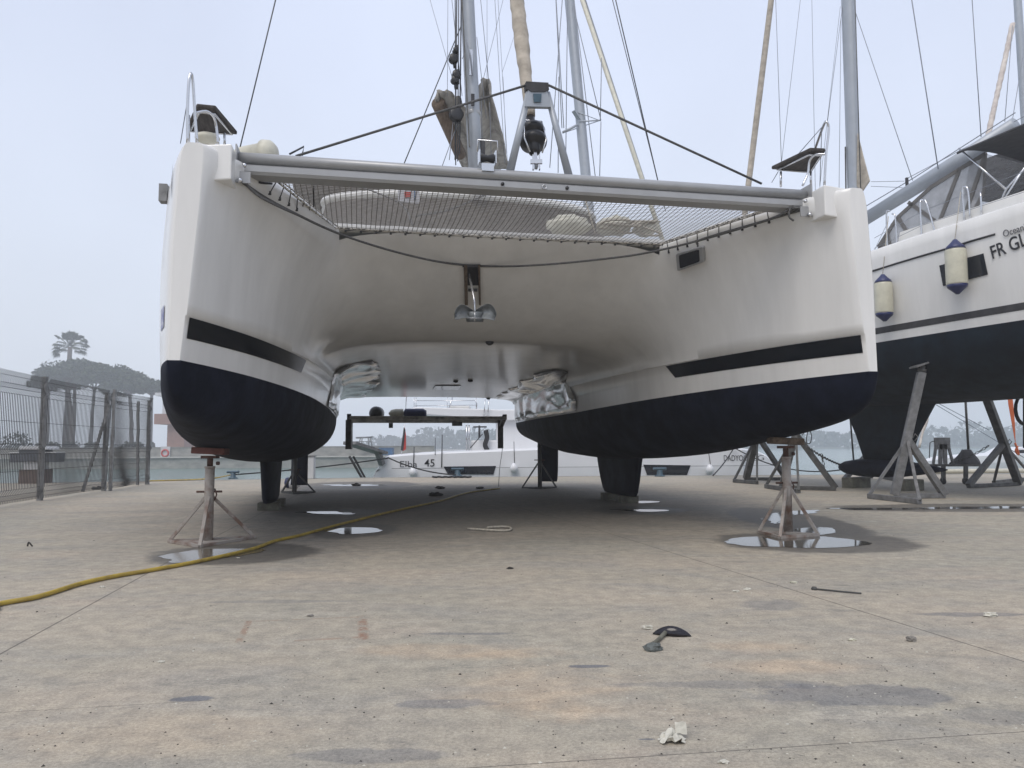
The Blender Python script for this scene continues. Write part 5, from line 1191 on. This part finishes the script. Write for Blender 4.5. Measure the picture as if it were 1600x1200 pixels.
m = MB(); m.prism([Wd(702, 634, y=29), Wd(734, 634, y=29), Wd(731, 648, y=29), Wd(704, 648, y=29)], (0, 1.2, 0)); m.build('helm_console', M['gel_dull'], ec, bevel=.03)
m = MB()
for x in (729, 733): m.tube([Wd(x, 664, y=28.5), Wd(x, 704, y=28.5)], .03, 6)
for x in (650, 647, 699, 744): m.tube([Wd(x, 621, y=28.6), Wd(x, 645, y=28.6)], .015, 5)
m.tube([Wd(649, 626, y=28.6), Wd(742, 626, y=28.6), Wd(745, 630, y=28.6), Wd(745, 642, y=28.6)], .015, 5); m.tube([Wd(649, 634, y=28.6), Wd(744, 633, y=28.6)], .013, 5)
m.tube([Wd(707, 621, y=28.8), Wd(698, 648, y=28.8)], .03, 5); m.tube([Wd(636, 600, y=28.8), Wd(634, 640, y=28.8)], .02, 5)
for x in (758, 764): m.tube([Wd(x, 624, y=28.3), Wd(x-2, 650, y=28.3)], .02, 5)
m.build('rails', M['steel'], ec)
m = MB(); m.box(Wd(750, 667, y=28.5), (.5, .1, .05)); m.tube([Wd(749, 665, y=28.5), Wd(749, 684, y=28.5)], .04, 6); m.tube([Wd(735, 700, y=28.4), Wd(754, 678, y=28.4)], .02, 5); m.build('helm_seat', M['dgrey'], ec)
m = MB(); m.tube(spline([Wd(759, 672, y=28.4), Wd(761, 684, y=28.4), Wd(758, 695, y=28.4), Wd(762, 704, y=28.4)], 4), .09, 7); m.build('hanging_lines', M['rubber'], ec)
for x, y0, y1, xx in ((647, 698, 733, 646), (691, 679, 730, 690), (680, 684, 711, 680), (803, 690, 728, 804), (1106, 698, 726, 1110), (865, 702, 742, 865)):
    m = MB(); m.tube([Wd(x, y0, y=EY-.03), Wd(xx, y1, y=EY-.03)], .02 if x in (647, 691) else .012, 5); m.build('fender_line', M['wire'], ec)
for i, (x, y) in enumerate(((645, 737), (803, 731), (1109, 733))):
    c = Wd(x, y, y=EY-.15); m = MB(); m.lathe(c+Vector((0, 0, -.15)), (0, 0, 1), [(.01, -.05), (.1, 0), (.14, .1), (.13, .2), (.06, .29), (.02, .32)], 12)
    tag(m.build('ball_fender', M['far_white']), ['white ball fender below the sloping stern lettering of the moored catamaran', 'white ball fender on the moored catamaran seen under the right hull', 'white ball fender right of the dark window on the moored catamaran'][i], 'fender', 'white ball fenders on the moored catamaran')
m = MB(); d_ = [Wd(x, 700, y=29.2) for x in (893,)]
a, b_ = Wd(915, 272, y=29.2), Wd(890, 0, y=29.4); dd = (b_-a).normalized(); a2 = a-dd*8.5
m.grid([[a2+dd*(i*2.2)+Vector((.2*math.cos(t_), .26*math.sin(t_), 0)) for t_ in [2*math.pi*k/16 for k in range(16)]] for i in range(13)], closed=True, cap=True); em = m.build('mast', M['aluw'], ec)
m = MB(); m.bar(Wd(896, 173, y=28.9), Wd(907, 190, y=29.1), .18, .05); m.tube([Wd(905, 190, y=29), Wd(938, 188, y=29)], .03, 5); m.tube([Wd(879, 207, y=29), Wd(903, 195, y=29)], .05, 5); m.tube([Wd(879, 208, y=29), Wd(938, 188, y=30)], .02, 5); m.tube([Wd(896, 173, y=29), Wd(939, 189, y=29)], .015, 5); m.build('spreader', M['aluw'], em)
for (p, q_, r_, mn) in (((903, -20), (1010, 300), .09, 'cream'), ((908, -20), (1013, 300), .03, 'wireg')):
    a, b_ = Wd(*p, y=29.2), Wd(*q_, y=29.2); m = MB(); m.tube([a-(b_-a)*.2, b_+(b_-a)*1.15], r_, 8); m.build('furled_headsail' if r_ > .05 else 'forestay', M[mn], ec)
for p, q_ in (((880, -20), (859, 262)), ((887, -20), (884, 250)), ((869, 0), (881, 200)), ((939, 190), (937, 275)), ((897, 0), (930, 275)), ((873, 120), (872, 270)), ((938, 188), (940, 90)), ((896, 10), (939, 188)), ((868, -10), (878, 200))):
    m = MB(); m.tube([Wd(*p, y=29), Wd(*q_, y=29)], .017, 5); m.build('shroud', M['wireg'], em)
# flag and gangway at its stern
m = MB(); m.tube([Wd(627, 712, y=EY+.5), Wd(632, 664, y=EY+.5)], .02, 5); fg = thing('ensign', 'folded dark and red flag on a leaning pole at the stern of the moored catamaran', 'flag', Wd(627, 712, y=EY+.5)); m.build('pole', M['steel'], fg)
m = MB(); m.prism([Wd(632, 668, y=EY+.5), Wd(634, 680, y=EY+.5), Wd(634, 702, y=EY+.5), Wd(629, 705, y=EY+.5)], (0, .1, 0)); m.build('cloth', M['red'], fg); m = MB(); m.prism([Wd(631, 667, y=EY+.48), Wd(633, 672, y=EY+.48), Wd(630, 704, y=EY+.48), Wd(626, 704, y=EY+.48)], (0, .1, 0)); m.build('cloth_fold', M['dgrey'], fg)
m = MB(); m.bar(Wd(546, 692, y=25.5), Wd(597, 708, y=27.3), .5, .1); m.bar(Wd(590, 705, y=27), Wd(597, 726, y=27.2), .2, .15); tag(m.build('gangway', M['galv']), 'grey gangway reaching out from the stern of the moored catamaran', 'gangway')
m = MB(); m.bar(Wd(546, 713, y=25.6), Wd(566, 748, y=25.6), .12, .06); m.bar(Wd(552, 713, y=25.9), Wd(571, 748, y=25.9), .07, .06); tag(m.build('plank', M['rubber']), 'dark plank leaning over the quay edge left of the moored catamaran', 'plank')
# ---- second yacht, right edge
y2 = thing('moored_yacht', 'low white yacht with a striped furled sail moored beyond the trolley at the right edge', 'sailing yacht', (21, 33, WZ))
YY = 32.0; rows = []
for px, py, hw in ((1478, 722, .1), (1500, 716, .7), (1540, 713, 1.2), (1600, 710, 1.5), (1700, 709, 1.5), (1800, 709, 1.2)):
    p = Wd(px, py, y=YY); mid = YY+1.6; rows.append([Vector((p.x, mid-hw*.7, WZ)), Vector((p.x, mid-hw, p.z-.3)), Vector((p.x, mid-hw, p.z)), Vector((p.x, mid, p.z+.08)), Vector((p.x, mid+hw, p.z)), Vector((p.x, mid+hw*.7, WZ))])
m = MB(); m.grid(rows, smooth=False, cap=True); m.build('hull', M['far_white'], y2)
m = MB(); m.prism([Wd(1560, 715, y=YY+.8), Wd(1590, 699, y=YY+.8), Wd(1700, 697, y=YY+.8), Wd(1700, 715, y=YY+.8)], (0, 1.6, 0)); cbn = m.build('cabin', M['far_white'], y2, bevel=.05)
m = MB(); m.prism([Wd(1592, 703, y=YY+.79), Wd(1650, 701, y=YY+.79), Wd(1650, 707, y=YY+.79), Wd(1590, 708, y=YY+.79)], (0, -.03, 0)); m.build('window', M['glass'], cbn)
a, b_ = Wd(1606, 260, y=34), Wd(1590, 0, y=34); dd = (b_-a); m = MB(); m.tube([a-dd*1.7, a, b_, b_+dd*.3], .17, 12); m.build('mast', M['aluw'], y2)
a, b_ = Wd(1436, 700, y=31), Wd(1584, 30, y=33.5); n_ = 90; m = MB(); rows = []
for i in range(n_):
    p = a.lerp(b_, i/n_); rows.append([p+Vector((math.cos(2*math.pi*k/12), math.sin(2*math.pi*k/12), 0))*(.13 if i > 3 else .06)*(1-.3*((i*.45+k/12) % 1)) for k in range(12)])
m.grid(rows, closed=True, cap=True); m.build('furled_headsail', mat('striped_sail', (.68, .62, .56), .8, col2=(.42, .36, .33), scale=3), y2)
for p, q_ in (((1598, 90), (1570, 260)), ((1582, 40), (1570, 190)), ((1452, 626), (1600, 715)), ((1462, 628), (1545, 672))):
    m = MB(); m.tube([Wd(*p, y=32), Wd(*q_, y=32)], .015, 5); m.build('shroud', M['wireg'], y2)
# ---- quay furniture
def bollard(px, py, s_, label):
    c = Wd(px, py, z=0); Bq = thing('bollard', label, 'bollard', c, group='blue iron bollards on the quay edge'); m = MB(); m.lathe(c, (0, 0, 1), [(.13*s_, 0), (.13*s_, .03), (.075*s_, .06), (.07*s_, .17*s_)], 16); m.build('post', M['bluegrey'], Bq)
    m = MB(); m.grid([[c+Vector((x*s_, .07*s_*math.cos(a), (.19+.035*math.sin(a))*s_)) for a in [2*math.pi*k/10 for k in range(10)]] for x in (-.16, -.12, 0, .12, .16)], closed=True, cap=True); m.build('head', M['bluegrey'], Bq)
bollard(364, 748, 1.15, 'blue bollard left of the left keel with yellow and black mooring ropes')
bollard(715, 744.5, 1.3, 'blue bollard in front of the left dark window of the moored catamaran')
bollard(1031, 744.5, 1.3, 'blue bollard in front of the right dark window of the moored catamaran')
c = Wd(484, 748, z=0); sv = thing('power_pedestal', 'white power pedestal on the quay behind the left keel', 'pedestal', c); m = MB(); m.box(c+Vector((0, 0, .35)), (.3, .25, .7)); m.build('body', M['plaster'], sv, bevel=.02); m = MB(); m.box(c+Vector((0, 0, .72)), (.34, .3, .04)); m.build('lid', M['galv'], sv)
c = Wd(447, 764, z=0)+Vector((0, .2, .14)); bf = thing('barrel_fender', 'white barrel fender with navy end lying on the concrete behind the left keel', 'fender', c-Vector((0, 0, .14))); m = MB(); m.lathe(c, (1, .2, 0), [(.02, -.02), (.12, 0), (.14, .05), (.14, .2), (.1, .27)], 16); m.build('body', M['far_white'], bf); m = MB(); m.lathe(c-Vector((.01, .002, 0)), (-1, -.2, 0), [(.125, -.03), (.135, 0), (.12, .06), (.03, .09)], 16); m.build('cap', M['navy'], bf)
def rope(name, pts, r_, mt, label, cat_='rope', n=6): m = MB(); m.tube(spline(pts, n), r_, 7); tag(m.build(name, M[mt]), label, cat_)
rope('mooring_rope', [Wd(232, 751.5, z=.03), Wd(262, 750.5, z=.03), Wd(300, 749.5, z=.03), Wd(335, 747, z=.1), Wd(360, 742, y=24.3)], .02, 'yellow', 'yellow mooring rope lying from the fence corner to the left bollard')
rope('mooring_rope', sagline(Wd(368, 741.5, y=24.3), Wd(606, 716, y=26.9), .05, 6), .022, 'ropeb', 'black mooring rope from the left bollard to the stern of the moored catamaran')
rope('mooring_rope', sagline(Wd(606, 715, y=26.9), Wd(712, 742, y=25.5), .12, 6), .022, 'ropeb', 'black mooring rope drooping across the stern lettering of the moored catamaran')
rope('mooring_rope', sagline(Wd(1146, 701, y=27.2), Wd(1114, 743, z=.05), .06, 6), .02, 'ropeb', 'black rope from the bow of the moored catamaran down to the quay')
rope('mooring_rope', sagline(Wd(1148, 700, y=27.2), Wd(1322, 733, y=24), .35, 8), .02, 'ropeb', 'long black rope running right from the bow of the moored catamaran behind the stands')
rope('rope_pile', [Wd(676+5*i, 745+(.5 if i % 2 else -.2), z=.03) for i in range(13)], .03, 'ropeb', 'dark rope lying in a heap at the quay edge below the moored catamaran')
rope('cable', [Wd(786, 660, y=18.5), Wd(785, 700, y=18.4), Wd(781, 730, y=18.2), Wd(779, 760, y=17.8)], .007, 'rope', 'thin cable hanging from the stern platform down to the hose')
# far quay bits
c = Wd(604, 711, y=86); m = MB(); m.box(Wd(604, 705.5, y=86), (1.5, 1.2, .8)); m.box(Wd(604, 700, y=86), (1.55, 1.25, .06)); tag(m.build('crate', M['blue']), 'bright blue crate on the far quay left of the moored catamaran', 'crate')
gq = thing('gantry', 'thin pale gantry frame on the far quay above the gangway', 'gantry', Wd(568, 712, y=88)); m = MB()
for x in (560, 564, 577, 582): m.tube([Wd(x, 700, y=88), Wd(571+(x-571)*.7, 684, y=88)], .07, 5)
m.build('legs', M['galv'], gq); m = MB(); m.tube([Wd(556, 684, y=88), Wd(582, 683, y=88)], .1, 5); m.tube([Wd(556, 690, y=88), Wd(580, 690, y=88)], .05, 5); m.build('crossbar', M['galv'], gq)
# trolley with stool and cover
c0 = Wd(1490, 757, z=0); tl = thing('trolley', 'low steel trolley on castors between the yacht stands', 'trolley', c0); yT = c0.y
T = lambda px, py, dy=0: Wd(px, py, y=yT+dy)
m = MB(); m.bar(T(1440, 727), T(1532, 727), .06, .06); m.bar(T(1440, 727, .7), T(1532, 727, .7), .06, .06); m.bar(T(1470, 727), T(1470, 727, .7), .06, .06); m.bar(T(1510, 727), T(1510, 727, .7), .06, .06); m.build('frame', M['galvd'], tl)
for px in (1474, 1509):
    m = MB(); m.bar(T(px, 728), T(px, 752), .08, .08); lg = m.build('leg', M['galvd'], tl); p = T(px, 752); m = MB(); m.lathe(Vector((p.x-.03, p.y, .085)), (1, .2, 0), [(.04, -.01), (.085, 0), (.085, .05), (.04, .06)], 14); m.build('castor', M['rubber'], lg)
st = thing('stool', 'small splayed leg steel stool standing on the trolley', 'stool', T(1472, 726, .3)); 
for a, b_ in ((1463, 1458), (1470, 1469), (1476, 1477), (1481, 1489)):
    m = MB(); m.bar(T(a, 694, .3), T(b_, 725, .3), .06 if a in (1463, 1481) else .09, .05); m.build('leg', M['galv'], st)
m = MB(); m.bar(T(1460, 693, .3), T(1484, 693, .3), .05, .3); m.build('top', M['galv'], st)
m = MB(); m.tube([T(1452, 716, .3), T(1453, 692, .3), T(1457, 689.5, .3), T(1480, 689.5, .3)], .012, 5); m.build('wire_hoop', M['galvd'], tl)
m = MB(); cc = T(1510, 716, .3); rows = []
for i in range(9):
    t = i/8; rows.append([cc+Vector((math.cos(a)*(.36-.25*t)*(1+.2*math.sin(3*a+t*3)), math.sin(a)*(.3-.2*t), -.16+.36*t+.03*math.sin(5*a))) for a in [2*math.pi*k/18 for k in range(18)]])
m.grid(rows, closed=True, cap=True); tag(m.build('tarp_bundle', M['dgrey']), 'crumpled dark grey tarp heaped on the trolley', 'tarp')
m = MB(); m.tube([Wd(1507, 600, y=19.5), Wd(1513, 702, y=19.5)], .03, 7); tag(m.build('pole', M['galvd']), 'thin dark pole hanging down from the yacht above the tarp', 'pole')
m = MB(); m.tube([Wd(1328, 646, y=20), Wd(1334, 722, y=20)], .022, 6); m.tube([Wd(1312, 650, y=20), Wd(1340, 650, y=20)], .015, 5); tag(m.build('ladder_pole', M['galvd']), 'thin dark pole standing left of the yacht keel', 'pole')
m = MB(); m.tube(spline([Wd(1263, 668, y=16), Wd(1260, 690, y=16), Wd(1266, 692, y=16), Wd(1268, 680, y=16), Wd(1263, 668, y=16)], 5), .01, 5); tag(m.build('hanging_loop', M['ropeb']), 'small black loop of cord hanging beside the right front jack', 'cord')
m = MB(); P = [Wd(x, y, y=19) for x, y in ((1573, 600), (1577, 632), (1582, 660), (1587, 694))]; m.prism([P[0], P[1]+Vector((-.02, 0, 0)), P[3], P[2]+Vector((.06, 0, 0)), P[1]+Vector((.1, 0, 0)), P[0]+Vector((.1, 0, 0))], (0, .01, 0)); m.tube(spline([Wd(1586, 692, y=19), Wd(1592, 710, y=19), Wd(1587, 705, y=19), Wd(1590, 697, y=19)], 4), .025, 6); tag(m.build('strap', M['orange']), 'bright orange strap hanging below the yacht at the right edge', 'strap')
m = MB()
for i in range(6): m.tube([Wd(1600, 640, y=15)+Vector((.16*math.cos(a)+.03*i, .05*i, .28*math.sin(a)-.0)) for a in [k*math.pi/8 for k in range(17)]], .03, 6, False)
m.tube([Wd(1600, 600, y=15.1), Wd(1600, 700, y=15.1)], .02, 5); tag(m.build('hanging_coil', M['ropeb']), 'dark rope coil hanging at the right edge under the yacht', 'rope')
m = MB(); m.tube([Wd(1335, 733, y=22.5), Wd(1380, 732, y=22.5)], .07, 10); m.tube([Wd(1440, 737, y=22.5), Wd(1640, 735, y=22.5)], .07, 10); tag(m.build('spar', M['cream']), 'pale spar lying low behind the yacht keel', 'spar')
# ================================================================ HOSE AND SMALL THINGS ON THE CONCRETE
hp = [(-90, 962), (0, 943), (60, 932), (125, 912), (180, 900), (240, 890), (300, 879), (360, 866), (400, 856), (430, 845), (470, 836), (520, 822), (560, 812), (600, 802), (640, 793), (690, 782), (730, 770), (780, 763)]
m = MB(); P = spline([Vector((-9.5, 3.1, .019)), Vector((-7.5, 3.7, .019)), Vector((-5.6, 3.9, .019))]+[Wd(x, y, z=.019) for x, y in hp], 6); m.tube(P, .017, 10); tag(m.build('garden_hose', M['yellow']), 'dirty yellow hose snaking from the left edge under the catamaran', 'hose')
m = MB(); m.tube(spline([Wd(x, y, z=.016) for x, y in ((731, 826), (760, 828), (790, 829), (799, 826), (790, 823), (765, 824), (762, 825))], 5), .014, 8); tag(m.build('rope_scrap', M['ropew']), 'short cream piece of rope bent into a hook in the middle of the yard', 'rope')
# black scraper with stick and sponge
a, b_ = Wd(1020, 985, z=.02), Wd(1080, 989, z=.02); L_ = (b_-a).length; ex = (b_-a).normalized(); ey = Vector((-ex.y, ex.x, 0))
m = MB(); rows = []
for i in range(17):
    t = i/16; w_ = .032*math.sin(math.pi*(t*.93+.05))**.9; h_ = .045*math.sin(math.pi*t)**.8+.004; c = a+ex*L_*t; c.z = 0
    rows.append([c+ey*w_*math.cos(q_)+Vector((0, 0, .002+h_*max(math.sin(q_), 0))) for q_ in [math.pi*k/10 for k in range(11)]]+[c-ey*w_*.3+Vector((0, 0, .002))])
m.grid(rows, closed=True, cap=True); tag(m.build('shell_blade', mat('glossy_black', (.01, .008, .012), .15)), 'glossy black curved blade lying on the concrete above a stick and sponge', 'blade')
m = MB(); m.tube(spline([Wd(1043, 985, z=.02), Wd(1034, 994, z=.014), Wd(1024, 1003, z=.012), Wd(1010, 1010, z=.01)], 4), [.013-.0004*i for i in range(13)], 7); tag(m.build('stick', M['block']), 'short frayed stick between the black blade and the grey sponge', 'stick')
def blob(c, r, mt, name, label, cat_, sd, n1=1.5, amp=.25, grp=None, rz=0):
    m = MB(); rows = []
    for i in range(10):
        t = math.pi*(i+.02)/9.04; ring = []
        for k in range(14):
            a_ = 2*math.pi*k/14; d = Vector((math.cos(a_)*math.sin(t), math.sin(a_)*math.sin(t), math.cos(t))); f = 1+amp*mnoise.noise(d*n1+Vector((sd*3.1, 0, 0)))*2
            q_ = Matrix.Rotation(rz, 3, 'Z') @ Vector((d.x*r[0], d.y*r[1], d.z*r[2]))*f; q_.z = max(q_.z, -r[2]*.7); ring.append(Vector(c)+q_)
        rows.append(ring)
    m.grid(rows, closed=True, smooth=False); tag(m.build(name, mt), label, cat_, grp)
blob(Wd(1021, 1016, z=.0)+Vector((0, 0, .014)), (.05, .032, .022), M['sponge'], 'sponge', 'grey flat sponge at the end of the frayed stick', 'sponge', 2, rz=.3)
blob(Wd(1013, 983, z=.0)+Vector((0, 0, .008)), (.03, .012, .012), M['debw'], 'debris', 'pale crumbs touching the left end of the black blade', 'debris', 5, 4, .5)
# crumpled paper
m = MB(); c = Wd(1051, 1158, z=0); rows = []
rr_ = random.Random(12)
m.grid([[c+Vector(((i/7-.5)*.085+rr_.uniform(-.008, .008), (j/6-.5)*.07+rr_.uniform(-.008, .008), .004+rr_.random()*.028*math.sin(math.pi*i/7)*1.2)) for i in range(8)] for j in range(7)], smooth=False)
m.grid([[c+Vector((.015+(i/3)*.04, .02+(j/3)*.015-.0, .018+(j/3)*.035+rr_.uniform(-.004, .004))) for i in range(4)] for j in range(4)], smooth=False); tag(m.build('crumpled_paper', M['debw']), 'crumpled dirty white paper near the bottom edge of the yard', 'paper')
m = MB(); a, b_ = Wd(1272, 920, z=.008), Wd(1346, 927, z=.008); m.tube([a, a.lerp(b_, .5), b_], .006, 6); m.lathe(a, b_-a, [(.004, -.02), (.016, -.01), (.016, .015), (.006, .02)], 8); tag(m.build('thin_rod', M['galvd']), 'thin metal rod with a knob lying right of centre', 'rod')
blob(Wd(1424, 1002, z=0)+Vector((0, 0, .012)), (.024, .018, .016), M['stone'], 'stone', 'largest grey stone chip lying on the right of the yard', 'stone', 8, 2, .3)
m = MB(); c = Wd(46, 855, z=0); m.tube(spline([c+Vector((-.02, 0, .01)), c+Vector((-.01, 0, .05)), c+Vector((.02, 0, .02)), c+Vector((.03, 0, .01))], 4), .008, 6); tag(m.build('bent_clip', M['debd']), 'small dark bent clip standing on the concrete at far left', 'clip')
small = [((750, 764, 'debd', .07), 'small dark lump beside the hose end under the catamaran'), ((688, 764, 'debd', .08), 'dark lump lying under the catamaran left of the hose end'), ((681, 775, 'debd', .1), 'flat dark lump nearest the hose under the catamaran'),
         ((556, 759, 'debd', .08), 'dark lump in the long streak of water'), ((153, 765, 'debd', .1), 'dark lump at the foot of the fence'), ((797, 889, 'debd', .02), 'dark crumbs in front of the rope scrap'), ((485, 963, 'stone', .015), 'stone chip at the top of the rust rectangle'),
         ((252, 1035, 'debw', .012), 'white pebble left of centre'), ((1130, 1192, 'debw', .012), 'white chip at the very bottom edge'), ((1168, 922, 'debw', .02), 'white flake left of the thin rod'), ((1150, 925, 'debw', .017), 'smaller white flake beside the other left of the thin rod'),
         ((1240, 911, 'fenderw', .02), 'yellowish flake above the thin rod'), ((1332, 1001, 'fenderw', .014), 'yellow green crumb left of the stone chip'), ((1547, 963, 'debw', .03), 'white flat scrap near the right edge'), ((372, 872, 'debw', .012), 'white crumb touching the yellow hose'),
         ((160, 918, 'debw', .015), 'pale crumb below the left part of the hose'), ((155, 1092, 'debd', .0), '')]
for i, ((x, y, mt, s_), lab) in enumerate(small):
    if not s_: continue
    blob(Wd(x, y, z=0)+Vector((0, 0, s_*.3)), (s_*1.3, s_*.8, s_*.45), M[mt], 'debris', lab, 'debris', i+20, 2, .4)
# scattered grit nobody would count
m = MB(); rr_ = random.Random(31)
for i in range(700):
    px, py = rr_.uniform(-50, 1650), 780+420*rr_.random()**1.1; c = Wd(px, py, z=0)
    if rr_.random() < .12: c = Wd(rr_.gauss(1330, 160), rr_.uniform(1000, 1190), z=0)
    s_ = rr_.uniform(.0015, .005)*(1.7 if rr_.random() < .08 else 1)
    a = rr_.uniform(0, 6.28); v = [c+Vector((s_*rr_.uniform(.6, 1.8)*math.cos(a+k*2.1), s_*rr_.uniform(.6, 1.4)*math.sin(a+k*2.1), .0005)) for k in range(3)]+[c+Vector((0, 0, s_*.9))]
    m.add(v, [(0, 1, 3), (1, 2, 3), (2, 0, 3)])
tag(m.build('grit', M['debd']), 'dark grit and chips scattered over the concrete', 'grit', kind='stuff')
m = MB()
for i in range(260):
    c = Wd(rr_.uniform(-50, 1650), 800+400*rr_.random()**1.1, z=0); s_ = rr_.uniform(.002, .006); a = rr_.uniform(0, 6.28)
    v = [c+Vector((s_*rr_.uniform(.6, 1.8)*math.cos(a+k*2.1), s_*rr_.uniform(.6, 1.4)*math.sin(a+k*2.1), .0005)) for k in range(3)]+[c+Vector((0, 0, s_*.9))]
    m.add(v, [(0, 1, 3), (1, 2, 3), (2, 0, 3)])
tag(m.build('pale_grit', M['debw']), 'pale paint flakes scattered over the concrete', 'grit', kind='stuff')
# ================================================================ HAZE
m = MB(); m.box((60, 240, 13.0), (1040, 720, 31.4)); hz = m.build('haze', M['gel']); hz['kind'] = 'stuff'
hm = bpy.data.materials.new('haze_air'); hm.use_nodes = True; t = hm.node_tree; t.nodes.clear(); oo = t.nodes.new('ShaderNodeOutputMaterial'); pv = t.nodes.new('ShaderNodeVolumePrincipled')
pv.inputs['Color'].default_value = (.93, .96, 1, 1); pv.inputs['Density'].default_value = HAZE; pv.inputs['Anisotropy'].default_value = .2
t.links.new(pv.outputs[0], oo.inputs['Volume']); hz.data.materials.clear(); hz.data.materials.append(hm)
